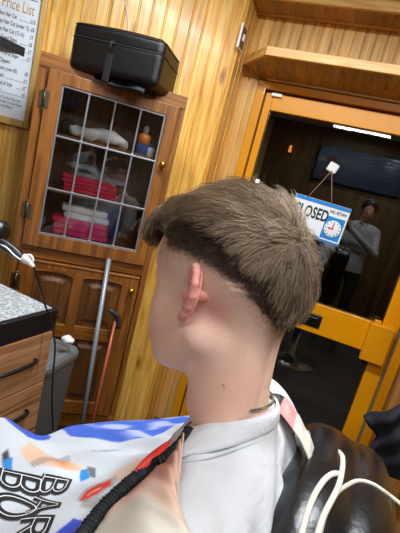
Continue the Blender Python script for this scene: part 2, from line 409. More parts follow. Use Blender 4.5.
# lower hood over the door: lip, sloping boarded underside, mitred left end
def hood(name, zw, zl, dl, lip, chamfer, top=True):
    r = empty(name, kind='structure'); place(r, TD, 0, 0)
    tl = -.60 if chamfer else tL
    m = MB()
    if chamfer:
        path = [(tL, 2.335), (-.595, dl), (tR, dl)]
    else: path = [(tL, dl), (tR, dl)]
    # lip: thick strip following the path
    for (a, b) in zip(path, path[1:]):
        ang = math.atan2(b[1]-a[1], b[0]-a[0]); L = math.hypot(b[0]-a[0], b[1]-a[1])
        rot = Matrix.Translation((a[0], a[1], 0)) @ Matrix.Rotation(ang, 4, 'Z')
        m.box(-.004, L+.004, 0, .022, zl-.002, zl+lip, bev=.004, rot=rot)
    m.build('lip', M['pine_lip'], r)
    # underside
    m = MB(); 
    ed = [(p[0], p[1]+.012, zl+.003) for p in path]
    wl = [(tL, dD, zw), (-.62 if chamfer else tL+.001, dD, zw), (tR, dD, zw)] if chamfer else [(tL, dD, zw), (tR, dD, zw)]
    for i in range(len(path)-1):
        a, b, c, d = ed[i], ed[i+1], wl[i+1], wl[i]
        for dz in (0, .012):
            vs = [m.bm.verts.new((p[0], p[1], p[2]+dz)) for p in (a, b, c, d)]; m.bm.faces.new(vs)
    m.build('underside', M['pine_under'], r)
    # top shelf board
    m = MB(); m.prism([(0, 0)]*0 or [(tl, zl+lip-.018), (tR, zl+lip-.018), (tR, zl+lip-.003), (tl, zl+lip-.003)], dl+.02, dD)
    m.build('top_board', M['pine_trim'], r)
    MB().box((-.62 if chamfer else tL), tR, dD-.035, dD-.002, zw-.004, zw+.026, bev=.004).build('cove_strip', M['pine_trim'], r)
    return r
hood('trim_1', 2.115, 2.165, 2.12, .042, True)
hood('trim_2', 2.452, 2.455, 2.20, .05, False)
# architrave beside door
r = MB().box(-.705, -.662, -.02, 0, FZ, 2.10, bev=.005).build('trim_3', M['pine_v']); place(r, TD, 0, dD); tag(r, kind='structure')

# ---------------- door
door = empty('door_1', kind='structure', label='orange painted shop door with two dark glass panes'); place(door, TD, 0, dD)
m = MB()
m.box(-.662, -.612, -.03, .07, FZ, 2.105, bev=.004); m.box(.487, .537, -.03, .07, FZ, 2.105, bev=.004); m.box(-.662, .537, -.03, .07, 2.068, 2.107, bev=.004)
m.build('door_frame', M['yellow2'], door)
m = MB(); m.box(-.604, -.562, -.012, .035, FZ+.02, 2.055, bev=.004); m.build('stile', M['yellow'], door)
m = MB(); m.box(.385, .474, -.012, .035, FZ+.02, 2.055, bev=.004); m.build('stile', M['yellow'], door)
m = MB(); m.box(-.562, .385, -.012, .035, 1.962, 2.055, bev=.004); m.build('top_rail', M['yellow'], door)
m = MB(); m.box(-.562, .385, -.014, .035, .79, .968, bev=.004); m.build('middle_rail', M['yellow'], door)
m = MB(); m.box(-.562, .385, -.012, .035, FZ+.02, .13, bev=.004); m.build('bottom_rail', M['yellow'], door)
MB().box(-.611, -.605, 0, .03, FZ+.02, 2.06).build('gap_shade_strip', M['blackmatt'], door)  # black strip painted in for the shade inside the open door gap
MB().box(.475, .486, -.014, .03, FZ+.02, 2.06).build('seal_strip', M['silver'], door)
MB().box(-.562, .385, .008, .014, .968, 1.962).build('glass_pane', M['glass'], door)
MB().box(-.562, .385, .008, .014, .13, .79).build('glass_pane', M['glass'], door)
lb = MB().box(.325, .452, -.062, -.012, .752, .972, bev=.005).build('lock_cover', M['yellow2'], door)
m = MB().box(.34, .375, -.04, -.012, .972, .99, bev=.003); m.build('lock_bracket', M['yellow'], door)
m = MB(); m.box(-.13, .073, -.022, -.013, .826, .906, bev=.006); m.build('letterbox', M['black'], door)
m = MB(); m.box(-.115, .058, -.031, -.021, .843, .889, bev=.005); m.build('letterbox_flap', M['leather'], door)
MB().box(-.57, -.51, -.03, -.012, 2.036, 2.054, bev=.003).build('door_contact', M['white'], door)

# ---------------- closed sign with suction cup
sg = empty('closed_sign', label='white and blue CLOSED sign with a clock face hanging on the door glass', cat='sign')
ct, cz = onD(323.5, 218, dD-.02)
place(sg, TD, -.125, dD-.022, 1.435)
sg.rotation_euler = (R(0), R(2.5), TD)
Ws, Hs = .158, .108
MB().box(-Ws, Ws, -.002, .002, -Hs, Hs, bev=.001).build('board', M['signw'], sg)
MB().box(-Ws+.001, Ws-.001, -.0032, -.0018, Hs-.022, Hs-.001).build('blue_band', M['blued'], sg)
MB().box(-Ws+.001, Ws-.001, -.0032, -.0018, -Hs+.001, -Hs+.012).build('blue_band', M['blued'], sg)
text('CLOSED', .088, M['signb'], 'lettering', sg, (-.148, -.0034, .002), off=.0022, sx=.62)
text('WILL RETURN', .024, M['signb'], 'lettering', sg, (.052, -.0034, .058), off=.0004, sx=.62)
MB().box(.045, .150, -.0036, -.0018, -.088, .040, bev=.001).build('clock_panel', M['blued'], sg)
mm = Matrix.Translation((.0975, -.0036, -.024)) @ Matrix.Rotation(R(90), 4, 'X')
MB().lathe([(.046, 0), (.046, .001), (.044, .0015), (.001, .0015)], 32, mm).build('clock_face', M['signw'], sg)
m = MB()
for k in range(12):
    a = 2*math.pi*k/12; p = Vector((.0975+.038*math.cos(a), -.0056, -.024+.038*math.sin(a)))
    m.box(-.002, .002, -.0005, .0005, -.004, .004, rot=Matrix.Translation(p) @ Matrix.Rotation(-a+math.pi/2, 4, 'Y'))
m.build('clock_mark', M['signb'], sg)
m = MB()
m.box(-.003, .003, -.0005, .0005, -.004, .034, rot=Matrix.Translation((.0975, -.0065, -.024)))
m.build('clock_hand', M['signred'], sg)
m = MB(); m.box(-.004, .004, -.0005, .0005, -.004, .027, rot=Matrix.Translation((.0975, -.0065, -.024)) @ Matrix.Rotation(R(-90), 4, 'Y'))
m.build('clock_hand', M['signred'], sg)
inv = (Matrix.Translation(sg.location) @ sg.rotation_euler.to_matrix().to_4x4()).inverted()
cup = empty('suction_cup', label='white square suction hook stuck on the door glass above the sign', cat='hook')
place(cup, TD, -.127, dD-.002, 1.73)
MB().box(-.028, .028, -.016, -.004, -.026, .026, bev=.007, rot=Matrix.Rotation(R(18), 4, 'Y')).build('hook_body', M['white'], cup)
MB().lathe([(.03, 0), (.026, .004), (.012, .008)], 20, Matrix.Translation((0, .008, 0)) @ Matrix.Rotation(R(90), 4, 'X')).build('rubber_disc', M['grey'], cup)
cupl = inv @ Vector(world_xy(TD, -.127, dD-.022)+(1.712,))
cordm = plain('brown_cord', '#8b735a', .7)
for px in (-.085, .045):
    MB().tube([(px, -.004, Hs-.004), (px, -.006, Hs+.004), tuple(cupl)], .0022, 6).build('cord', cordm, sg)

# ---------------- light switch on recess side
sw = empty('light_switch', label='small metal light switch plate on the panelled wall left of the door', cat='switch')
x, y = world_xy(TD, tL, 2.2); sw.location = (x, y, 2.25); sw.rotation_euler = (0, 0, TD+R(90))
MB().box(-.045, .045, -.012, 0, -.06, .06, bev=.003).build('plate', M['white'], sw)
MB().box(-.036, .036, -.0135, -.011, -.052, .052, bev=.002).build('dark_face', M['hinge'], sw)
MB().box(-.012, .012, -.02, -.012, -.018, .018, bev=.003).build('rocker', M['white'], sw)

# ================================================================== CUPBOARD
cab = empty('corner_cupboard', label='tall brown wooden cupboard with a leaded glass door over a panelled door', cat='cupboard')
place(cab, TA, 0, 1.98)
xl, xr, zt = -.30, .352, 1.788; dep = .255
m = MB()
m.box(xl, xl+.02, .02, dep, .06, zt); m.box(xr-.02, xr, .02, dep, .06, zt); m.box(xl+.02, xr-.02, dep-.01, dep, .06, zt)
m.box(xl, xr, .0, dep, zt-.012, zt); m.box(xl+.02, xr-.02, .02, dep, .98, 1.0); m.box(xl+.02, xr-.02, .02, dep-.01, .06, .08)
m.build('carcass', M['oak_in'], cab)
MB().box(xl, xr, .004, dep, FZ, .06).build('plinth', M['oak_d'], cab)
MB().box(xl, -.262, 0, .02, .06, zt, bev=.002).build('face_stile', M['oak'], cab); MB().box(.325, xr, 0, .02, .06, zt, bev=.002).build('face_stile', M['oak'], cab)
MB().box(-.262, .325, 0, .02, .945, 1.0, bev=.002).build('face_rail', M['oak_h'], cab); MB().box(xl, xr, -.002, .02, .03, .11, bev=.003).build('face_rail', M['oak_h'], cab); MB().box(-.262, .325, .0, .02, 1.775, zt).build('face_rail', M['oak_h'], cab)
# scalloped gallery: ears left and right with curved inner ends
def ear(x0, x1, side):
    n = 10; pts = [(x0, zt-.003), (x1, zt-.003)]
    if side < 0:
        cur = [(x1-.06*(1-math.cos(k/n*math.pi/2)), zt+.055*math.sin(k/n*math.pi/2)) for k in range(n+1)]
        return pts+cur+[(x0, zt+.055)]
    cur = [(x0+.05*(1-math.cos(k/n*math.pi/2)), zt+.052*math.sin(k/n*math.pi/2)) for k in range(n+1)][::-1]
    return pts+[(x1, zt+.052)]+cur
m = MB(); m.prism(ear(xl, -.07, -1), -.002, .02, bev=.002); m.build('gallery', M['oak_h'], cab)
m = MB(); m.prism(ear(.20, xr, 1), -.002, .02, bev=.002); m.build('gallery', M['oak_h'], cab)
m = MB(); m.prism([(xl, zt-.003), (xr, zt-.003), (xr, zt+.010), (xl, zt+.010)], 0, .018, bev=.002); m.build('gallery', M['oak_h'], cab)
# upper door
def ring_frame(o, i, y0, y1, bev=.003):
    m = MB(); t = bmesh.new(); V = {}
    for k, (x0, x1, z0, z1) in enumerate((o, i)):
        for j, (x, z) in enumerate(((x0, z0), (x1, z0), (x1, z1), (x0, z1))):
            for q, y in enumerate((y0, y1)): V[k, j, q] = t.verts.new((x, y, z))
    for j in range(4):
        n = (j+1) % 4
        t.faces.new((V[0, j, 0], V[0, n, 0], V[1, n, 0], V[1, j, 0])); t.faces.new((V[0, j, 1], V[1, j, 1], V[1, n, 1], V[0, n, 1]))
        t.faces.new((V[0, j, 0], V[0, j, 1], V[0, n, 1], V[0, n, 0])); t.faces.new((V[1, j, 0], V[1, n, 0], V[1, n, 1], V[1, j, 1]))
    bmesh.ops.recalc_face_normals(t, faces=t.faces)
    bmesh.ops.bevel(t, geom=[e for e in t.edges if abs(e.verts[0].co.y-e.verts[1].co.y) > 1e-6 or e.verts[0].co.y < y0+1e-6 and len(e.link_faces) == 2 and abs(e.link_faces[0].normal.dot(e.link_faces[1].normal)) < .5], offset=bev, segments=2, profile=.5, affect='EDGES')
    m._merge(t); return m
ud = ring_frame((-.258, .322, 1.003, zt-.004), (-.196, .268, 1.068, 1.733), -.020, 0).build('glazed_door', M['oak'], cab)
m = MB()
gx0, gx1, gz0, gz1 = -.196, .268, 1.068, 1.733
for x in (gx0+.004, gx0+.116, gx0+.232, gx0+.348, gx1-.004): m.box(x-.0042, x+.0042, -.016, -.006, gz0, gz1, bev=.002)
for z in (gz0+.004, 1.284, 1.518, gz1-.004): m.box(gx0, gx1, -.0165, -.0055, z-.0042, z+.0042, bev=.002)
for x in (gx0+.116, gx0+.232, gx0+.348):
    for z in (1.284, 1.518, gz1-.006, gz0+.006): m.box(x-.008, x+.008, -.018, -.005, z-.008, z+.008, bev=.004)
m.build('lead_lattice', M['lead'], ud)
MB().box(gx0, gx1, -.0125, -.0095, gz0, gz1).build('glass_pane', M['cglass'], ud)
def knob(x, z, par, y=-.02):
    mm = Matrix.Translation((x, y, z)) @ Matrix.Rotation(R(90), 4, 'X')
    return MB().lathe([(.009, 0), (.006, .006), (.006, .012), (.014, .018), (.0165, .026), (.013, .033), (.005, .036)], 20, mm).build('knob', M['brass'], par)
knob(.298, 1.512, ud)
def hinge(z, par):
    m = MB(); m.box(-.283, -.264, -.004, 0, z-.035, z+.035, bev=.001); m.box(-.256, -.240, -.024, -.019, z-.035, z+.035, bev=.001)
    m.tube([(-.26, -.014, z-.038), (-.26, -.014, z+.038)], .006, 10)
    for dz in (-.042, .042): m.tube([(-.26, -.014, z+dz*.88), (-.26, -.014, z+dz*1.12)], [.007, .004], 8)
    for dz in (-.02, .02):
        m.tube([(-.274, -.006, z+dz), (-.274, -.003, z+dz)], .003, 6); m.tube([(-.248, -.026, z+dz), (-.248, -.023, z+dz)], .003, 6)
    return m.build('hinge', M['hinge'], par)
hinge(1.655, cab); hinge(1.165, cab); hinge(.822, cab); hinge(.25, cab)
# lower door with four panels, the upper two arched
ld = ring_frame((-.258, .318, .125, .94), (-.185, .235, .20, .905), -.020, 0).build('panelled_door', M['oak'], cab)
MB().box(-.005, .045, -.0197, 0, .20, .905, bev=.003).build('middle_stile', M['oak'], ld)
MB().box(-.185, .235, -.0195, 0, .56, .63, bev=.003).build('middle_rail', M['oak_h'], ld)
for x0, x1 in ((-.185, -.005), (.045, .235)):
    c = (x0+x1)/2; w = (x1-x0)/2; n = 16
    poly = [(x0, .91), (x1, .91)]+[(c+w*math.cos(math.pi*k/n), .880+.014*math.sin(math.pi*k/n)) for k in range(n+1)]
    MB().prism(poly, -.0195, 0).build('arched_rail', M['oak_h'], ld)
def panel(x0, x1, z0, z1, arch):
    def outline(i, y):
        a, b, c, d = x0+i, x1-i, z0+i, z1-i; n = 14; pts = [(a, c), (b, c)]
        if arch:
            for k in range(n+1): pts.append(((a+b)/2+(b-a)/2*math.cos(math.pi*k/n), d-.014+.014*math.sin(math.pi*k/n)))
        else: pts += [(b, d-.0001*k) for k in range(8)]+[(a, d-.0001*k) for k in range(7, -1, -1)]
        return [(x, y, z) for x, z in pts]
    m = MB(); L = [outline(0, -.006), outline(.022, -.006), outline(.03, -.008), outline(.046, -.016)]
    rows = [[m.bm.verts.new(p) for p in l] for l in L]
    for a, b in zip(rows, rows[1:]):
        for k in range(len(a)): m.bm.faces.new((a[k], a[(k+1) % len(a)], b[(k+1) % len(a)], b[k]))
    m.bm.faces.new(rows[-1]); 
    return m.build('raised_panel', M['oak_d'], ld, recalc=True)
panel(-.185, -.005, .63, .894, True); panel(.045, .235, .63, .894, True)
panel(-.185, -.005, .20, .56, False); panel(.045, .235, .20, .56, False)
knob(.284, .868, ld)
m = MB(); m.box(-.257, .317, -.024, -.019, .931, .939, bev=.002); m.build('moulding', M['oak_h'], ld)
for z, n_ in ((1.534, 'shelf'), (1.280, 'shelf'), (1.062, 'shelf')):
    m = MB(); m.box(xl+.021, xr-.021, .03, dep-.012, z-.014, z, bev=.002); m.build(n_, M['oak_h'], cab)

# towels
def towel(name, w, d, h, mat, loc, rz, label, group=None, seed=0, cat='towel', droop=0):
    layers = 3
    def f(X, Y, Z):
        Zs = Z+droop*(X/w*2)**2*.02-.002*wob(X, Y, 0*Z, 45, seed)
        b = rbox((0, 0, h/2), (w/2, d/2, h/2), h*.48)(X+.002*wob(X, Y, Z, 80, seed), Y, Zs)
        g = .0022*np.exp(-((Zs-h/2)/.0018)**2)*(Y < d/2)
        return b+g*1.2-.0018*wob(X, Y, Z, 60, seed+1)
    e = .01
    o = sdf_obj(name, f, (-w/2-e, -d/2-e, -.012-droop*.02), (w/2+e, d/2+e, h+.012), .0032, mat)
    x, y = world_xy(TA, loc[0], 1.98+loc[1]); o.location = (x, y, loc[2]); o.rotation_euler = (0, 0, TA+rz)
    return tag(o, label, cat, group)
z = 1.282
reds = ['red towel folded lowest in the middle-shelf stack', 'red towel folded second from bottom in the middle-shelf stack', 'red towel folded third from bottom in the middle-shelf stack', 'red towel folded topmost of the reds on the middle shelf']
for k in range(4):
    towel('folded_towel', .265-.012*(k % 2), .13, .0215, M['red'], (.008-.008*k, .115-.004*k, z), R(-3+2*k), reds[k], 'red towels on the middle cupboard shelf', seed=k); z += .0205
towel('folded_towel', .25, .125, .020, M['gtowel'], (.035, .112, z-.001), R(7), 'crumpled grey towel on top of the red stack on the middle shelf', seed=11)
def rag(name, w, d, h, mat, loc, rz, label, seed, amp=.018, tilt=0, cat='towel'):
    """crumpled cloth lump with folds"""
    def f(X, Y, Z):
        c = Z-h*.5-tilt*X-amp*.6*np.sin(X*26+seed)*np.exp(-(Y/d)**2)
        b = np.sqrt((X/(w/2))**4+(Y/(d/2))**4+(np.abs(c)/(h*.55))**2)-1
        return b*h*.5-.004*wob(X, Y, Z, 70, seed)-.0035*np.sin(X*75+Y*60+Z*30+seed)
    o = sdf_obj(name, f, (-w/2-.02, -d/2-.02, -.05), (w/2+.02, d/2+.02, h+.06), .0038, mat)
    x, y = world_xy(TA, loc[0], 1.98+loc[1]); o.location = (x, y, loc[2]); o.rotation_euler = (0, 0, TA+rz)
    return tag(o, label, cat)
rag('crumpled_towel', .24, .10, .03, M['gtowel'], (-.01, .095, z+.014), R(-4), 'thin grey cloth draped over the middle shelf towel stack', 2.0, tilt=-.17)
rag('crumpled_towel', .27, .13, .055, M['wtowel'], (-.005, .10, 1.538), R(2), 'loosely crumpled white towel on the top cupboard shelf', .6, tilt=-.03)
z = 1.064
tags2 = ['red towel folded at the very bottom of the cupboard stack', 'red towel folded second from bottom of the cupboard', 'red towel folded directly under the white towels']
for k in range(3):
    towel('folded_towel', .27-.01*(k % 2), .15, .031, M['red'], (-.01-.004*k, .115, z), R(2-1.5*k), tags2[k], 'red towels on the cupboard bottom', seed=20+k); z += .0295
for k in range(2):
    towel('folded_towel', .22, .14, .033, M['wtowel'], (.005-.012*k, .115, z), R(1+3*k), ['white towel folded on the bottom red stack', 'upper white towel folded on top of the bottom stack'][k], 'white towels on the cupboard bottom stack', seed=30+k); z += .031
towel('folded_towel', .04, .12, .15, M['blue'], (.165, .13, 1.064), 0, 'blue towel standing rolled beside the bottom stack', seed=41)
towel('folded_towel', .06, .12, .075, M['gtowel'], (-.215, .12, 1.064), 0, 'grey towel lump left of the bottom red stack', seed=42)
# small bottle behind the right top pane
bt = empty('spray_bottle', label='small bottle with orange and blue label behind the top right pane', cat='bottle')
x, y = world_xy(TA, .205, 2.08); bt.location = (x, y, 1.534)
MB().lathe([(.03, 0), (.032, .004), (.032, .05)], 24).build('label_band', M['blue'], bt)
MB().lathe([(.0315, .05), (.0315, .085), (.026, .10)], 24).build('body', plain('orange_label', '#c9732a', .4), bt)
MB().lathe([(.014, .10), (.014, .13), (.006, .14)], 18).build('cap', plain('cap_plastic', '#b7b0a4', .4), bt)
bt2 = empty('small_jar', label='small white and blue jar next to the bottle in the cupboard', cat='jar')
x, y = world_xy(TA, .245, 2.07); bt2.location = (x, y, 1.534)
MB().lathe([(.018, 0), (.02, .003), (.02, .04), (.017, .045)], 20).build('body', M['wtowel'], bt2)
MB().lathe([(.019, .045), (.019, .058), (.015, .06)], 20).build('lid', M['blue'], bt2)
rag('dark_cloth', .13, .10, .06, M['navy'], (-.13, .16, 1.64-.106), 0, 'dark blue cloth bundle at the back of the top cupboard shelf', 3, cat='cloth')

# ---------------- case on top
case = empty('equipment_case', label='black soft zipped case lying on top of the cupboard', cat='case')
x, y = world_xy(TA, .052, 2.022); case.location = (x, y, 1.806); case.rotation_euler = (0, 0, TA+R(-24))
def fcase(X, Y, Z):
    b = rbox((0, 0, .098), (.205, .145, .096), .030)(X, Y, Z-.006*np.sin((X+.2)*7))
    return b-.0015*wob(X, Y, Z, 25, 4)+.003*np.exp(-((Z-.134)/.004)**2)
sdf_obj('shell', fcase, (-.22, -.165, -.015), (.22, .165, .21), .0045, M['nylon'], case)
def rrect(hx, hy, r, z, n=8):
    pts = []
    for cx, cy, a0 in ((hx-r, -hy+r, -90), (hx-r, hy-r, 0), (-hx+r, hy-r, 90), (-hx+r, -hy+r, 180)):
        for k in range(n+1): a = R(a0+90*k/n); pts.append((cx+r*math.cos(a), cy+r*math.sin(a), z))
    return pts
MB().tube(rrect(.206, .146, .03, .134), .0022, 6, closed=True).build('zip', M['greyd'], case)
MB().tube(rrect(.203, .143, .03, .182), .003, 6, closed=True).build('piping', M['blackmatt'], case)
m = MB(); m.box(-.026, -.010, -.156, -.146, .130, .140, bev=.002); m.box(-.022, -.016, -.160, -.156, .112, .136, bev=.001); m.build('zip_pull', M['greyd'], case)
m = MB(); m.box(-.035, -.005, -.152, -.144, -.02, .09, bev=.002); m.build('strap', M['strapm'], case)
m = MB(); P = [[(x_, -.10-.05*s+.012*math.sin(x_*40), .004-.025*s-.02*math.sin(s*3)) for s in [k/6 for k in range(7)]] for x_ in [-.01+.16*k/20 for k in range(21)]]
m.quads(P); o = m.build('loose_strap', M['strapm'], case); md = o.modifiers.new('t', 'SOLIDIFY'); md.thickness = .004
# white flex coming down the wall behind the case
x0, z0 = onA(126, 0, dA); x1, z1 = onA(129, 36, dA)
m = MB(); pts = []
for a, b in ((124, -14), (125, 0), (128, 18), (128, 30), (130, 60)):
    t, zz = onA(a, b, dA-.008); wx, wy = world_xy(TA, t, dA-.006); pts.append((wx, wy, zz))
m.tube(spline(pts, 16), .0022, 6); tag(m.build('white_cable', M['white']), 'thin white cable running down the panelling behind the black case', 'cable')

# ---------------- price list
pl = empty('price_list', label='framed price list with gold heading hanging on the panelled wall', cat='price list')
place(pl, TA, 0, dA-.004)
fx0, fx1, fz0, fz1 = -.565, -.344, 1.515, 2.33
m = MB(); fw = .024
m.box(fx0, fx0+fw, -.022, 0, fz0, fz1, bev=.003); m.box(fx1-fw, fx1, -.022, 0, fz0, fz1, bev=.003)
m.box(fx0+fw, fx1-fw, -.0215, 0, fz0, fz0+.034, bev=.003); m.box(fx0+fw, fx1-fw, -.0215, 0, fz1-fw, fz1, bev=.003); m.build('frame', M['frame'], pl)
MB().box(fx0+fw, fx1-fw, -.008, -.001, fz0+.03, fz1-fw).build('sheet', M['paper'], pl)
text('Price List', .068, M['gold'], 'heading', pl, (-.463, -.0085, 2.02), align='CENTER', sx=.55)
text('Barber', .06, M['gold'], 'heading', pl, (-.463, -.0085, 2.10), align='CENTER', sx=.55)
MB().box(-.545, -.385, -.0095, -.008, 2.082, 2.085).build('rule', M['ink'], pl)
lines = [('Mens Hair Cut', '£10'), ('Boys Hair Cut (under 12)', '£8'), ('Boys Hair Cut (12-16)', '£9'), ('Hot Towel Shave', '£8'), ('Beard Trim & Shape', '£7'),
         ('Beard Trim & Shape', '£7'), ('With Clippers', ''), ('Pensioners (over 65)', '£8'), ('Hair Wash', '£3'), ('Hair Wash & Style', '£7'), ('Hair Wax', '£5')]
zz = 1.985
for k, (a, b) in enumerate(lines):
    text(a, .026, M['ink'], 'price_line', pl, (-.545, -.0085, zz), sx=.52, off=.0002)
    if b:
        text(b, .026, M['ink'], 'price', pl, (-.383, -.0085, zz), align='RIGHT', sx=.55, off=.0002)
        x0 = -.545+.0068*len(a); 
        if x0 < -.41: MB().box(x0+.004, -.402, -.0092, -.008, zz, zz+.0014).build('rule', M['ink'], pl)
    zz -= .033
for s in ('Kids Hair Cut And Style And', 'Gentlemens Hair Cut And Shave', 'Cut And Beard'):
    text(s, .018, M['ink'], 'price_line', pl, (-.463, -.0085, zz+.006), align='CENTER', sx=.6); zz -= .019

# ================================================================== WORKSTATION
UA = R(-22)
ws = empty('workstation', loc=(-.477, 1.41, 0), rz=UA, label='drawer unit with walnut fronts, black top band and grey textured mat', cat='drawer unit')
m = MB(); m.box(-.45, -.018, -1.1, 0, FZ+.06, .815, bev=.002); m.build('body', M['walnut'], ws)
MB().box(-.47, 0, -1.12, .004, .815, .897, bev=.004).build('top', M['blackmatt'], ws)
MB().box(-.40, -.016, -1.06, -.014, .897, .903, bev=.003).build('mat', M['mat'], ws)
def handle(par, z, y0, y1):
    yc = (y0+y1)/2
    pts = spline([(0, y0, z), (.020, y0+.012, z), (.026, yc, z), (.020, y1-.012, z), (0, y1, z)], 18)
    return MB().tube(pts, [.0085-.003*abs(2*k/17-1) for k in range(18)], 10).build('handle', M['black'], par)
zs = [(.60, .812), (.385, .595), (.17, .38)]
for a, b in zs:
    for y0, y1 in ((-.40, -.004), (-1.09, -.405)):
        d = MB().box(-.02, .0, y0, y1, a, b, bev=.003).build('drawer', M['walnut'], ws)
        yc = -.16 if y0 > -.5 else (y0+y1)/2
        handle(d, (a+b)/2+.01, yc-.10, yc+.085)
MB().box(-.45, -.03, -1.08, -.02, FZ, FZ+.06).build('plinth', M['blackmatt'], ws)
MB().box(-.64, -.60, -1.12, .004, FZ, 2.1, bev=.002).build('mirror_back', M['walnut'], ws)
m = MB().box(-.60, -.367, -1.0, -.0, 1.762, 1.776, bev=.002); m.build('shelf', plain('shelf_grey', '#5d5f66', .5), ws)
MB().box(-.370, -.362, -1.0, .002, 1.758, 1.788, bev=.001).build('shelf_edge', M['blackmatt'], ws)
# hair dryer resting in a ring holder on the unit back
hd = empty('hair_dryer', label='black hair dryer with white cord guard hanging left of the cupboard', cat='hair dryer')
pa, pb, pc = W(-6, 226, 1.40), W(2, 244, 1.38), W(24, 259, 1.36); pe = W(33, 266, 1.355)
hd.location = pa
L_ = lambda p: Vector(p)-pa
MB().tube([L_(W(-34, 226, 1.44)), L_(W(-28, 226, 1.44)), L_(W(-6, 231, 1.40)), L_(W(4, 233, 1.39)), L_(W(7, 234, 1.385))], [.03, .038, .04, .036, .02], 22).build('barrel', M['black'], hd)
MB().tube(spline([L_(W(-4, 240, 1.39)), L_(W(8, 247, 1.375)), L_(W(16, 253, 1.365)), L_(W(23, 259, 1.36))], 14), [.018]*5+[.017]*4+[.016, .015, .014, .013, .011], 16).build('handle', M['black'], hd)
MB().tube(spline([L_(W(-2, 243, 1.372)), L_(W(7, 248, 1.357)), L_(W(14, 255, 1.349)), L_(W(21, 260, 1.347))], 12), .0028, 8).build('stripe', M['white'], hd)
MB().tube(spline([L_(W(22, 257, 1.36)), L_(W(27, 260, 1.358)), L_(W(31, 264, 1.355)), L_(W(34, 267, 1.355))], 10), [.012, .014, .0145, .014, .012, .010, .008, .007, .006, .005], 14).build('cord_guard', M['white'], hd)
MB().tube(spline([L_(W(25, 256, 1.35)), L_(W(30, 255, 1.35)), L_(W(33, 259, 1.35)), L_(W(32, 264, 1.352))], 12), .0035, 8).build('hang_loop', M['white'], hd)
cpts = [L_(W(33, 266, 1.355)), L_(W(37, 278, 1.38)), L_(W(41, 292, 1.44)), L_(W(44, 303, 1.52)), L_(W(50, 318, 1.56)), L_(W(55, 345, 1.58)), L_(W(53, 375, 1.6)), L_(W(52, 400, 1.64)), L_(W(53, 430, 1.7))]
MB().tube(spline(cpts, 50), .0035, 8).build('cord', M['black'], hd)
MB().tube([L_(W(-34, 226, 1.44))+Vector((-.15, .02, .02)), L_(W(-34, 226, 1.44))], .008, 8).build('hook', M['black'], hd)

# ---------------- bin
bn = empty('storage_bin', label='grey lidded plastic bin standing between the drawer unit and the cupboard', cat='bin')
bx, by = -.565, 1.63
bn.location = (bx, by, FZ); bn.scale = (1, 1, (.607-FZ)/.607); bn.rotation_euler = (0, 0, R(-14))
m = MB()
def ring(hx, hy, r, z): return rrect(hx, hy, r, z, 5)
L = [ring(.065, .09, .03, .01), ring(.075, .10, .03, .2), ring(.088, .12, .03, .56), ring(.092, .125, .03, .565), ring(.092, .125, .03, .575), ring(.08, .112, .03, .575), ring(.06, .09, .03, .02)]
rows = [[m.bm.verts.new(p) for p in l] for l in L]
for a, b in zip(rows, rows[1:]):
    for k in range(len(a)): m.bm.faces.new((a[k], a[(k+1) % len(a)], b[(k+1) % len(a)], b[k]))
m.bm.faces.new(rows[0][::-1]); m.bm.faces.new(rows[-1]); m.build('tub', M['bin'], bn)
m = MB(); L = [ring(.095, .128, .03, .577), ring(.095, .128, .03, .592), ring(.087, .12, .03, .605), ring(.065, .095, .03, .607), ring(.06, .09, .03, .600)]
rows = [[m.bm.verts.new(p) for p in l] for l in L]
for a, b in zip(rows, rows[1:]):
    for k in range(len(a)): m.bm.faces.new((a[k], a[(k+1) % len(a)], b[(k+1) % len(a)], b[k]))
m.bm.faces.new(rows[0][::-1]); m.bm.faces.new(rows[-1]); m.build('lid', M['grey'], bn)
o = sdf_obj('paper_towel_scrap', lambda X, Y, Z: ell((0, 0, .02), (.03, .022, .018))(X, Y, Z)-.004*wob(X, Y, Z, 160, 2), (-.045, -.04, -.008), (.045, .04, .05), .003, M['wtowel'])
p = Vector((bx+.10, by+.12, .612)); o.location = W(67, 344, 1.92); tag(o, 'scrunched white tissue lying on the lid of the grey bin', 'tissue')

# ---------------- broom and dustpan
def pt(px, py, d):
    t, z_ = onA(px, py, d); x, y = world_xy(TA, t, d); return Vector((x, y, z_))
bp0 = pt(82, 424, 1.80); bp1 = pt(109, 259, 1.945); dirv = (bp0-bp1).normalized()
bp0 = bp0+dirv*((bp0.z+.04)/-dirv.z)
br = empty('mop', loc=tuple(bp1), label='mop with long grey handle standing in the bucket against the cupboard doors', cat='mop')
MB().tube([(0, 0, 0), tuple(bp0-bp1)], .0115, 14).build('handle', M['alu'], br)
q = bp0-bp1; MB().lathe([(.014, .05), (.022, .02), (.030, -.01), (.028, -.02)], 16, Matrix.Translation(q)).build('head', M['greyd'], br)
m = MB()
for k in range(36):
    a = 2*math.pi*k/36; rr_ = .02+.006*(k % 3); m.tube(spline([(q.x+rr_*math.cos(a), q.y+rr_*math.sin(a), q.z-.015), (q.x+.045*math.cos(a), q.y+.045*math.sin(a), q.z-.05), (q.x+.040*math.cos(a+.4), q.y+.040*math.sin(a+.4), -bp1.z+FZ+.028)], 8), .0035, 5)
m.build('strands', M['gtowel'], br)
dp1 = pt(116, 318, 1.93); dp0 = pt(92, 424, 1.80); dv = (dp0-dp1).normalized(); dp0 = dp0+dv*((dp0.z+.05)/-dv.z)
dpn = empty('cleaning_brush', loc=tuple(dp1), label='copper-handled brush with a dark angled grip standing beside the grey mop handle', cat='brush')
MB().tube([(0, 0, 0), tuple(dp0-dp1)], .0085, 12).build('handle', M['copper'], dpn)
MB().tube(spline([tuple(pt(118, 328, 1.92)-dp1), tuple(pt(118.5, 318, 1.92)-dp1), tuple(pt(114, 313, 1.92)-dp1), tuple(pt(109, 310, 1.92)-dp1)], 12), [.013]*7+[.012, .011, .010, .010, .009], 12).build('grip', M['greyd'], dpn)
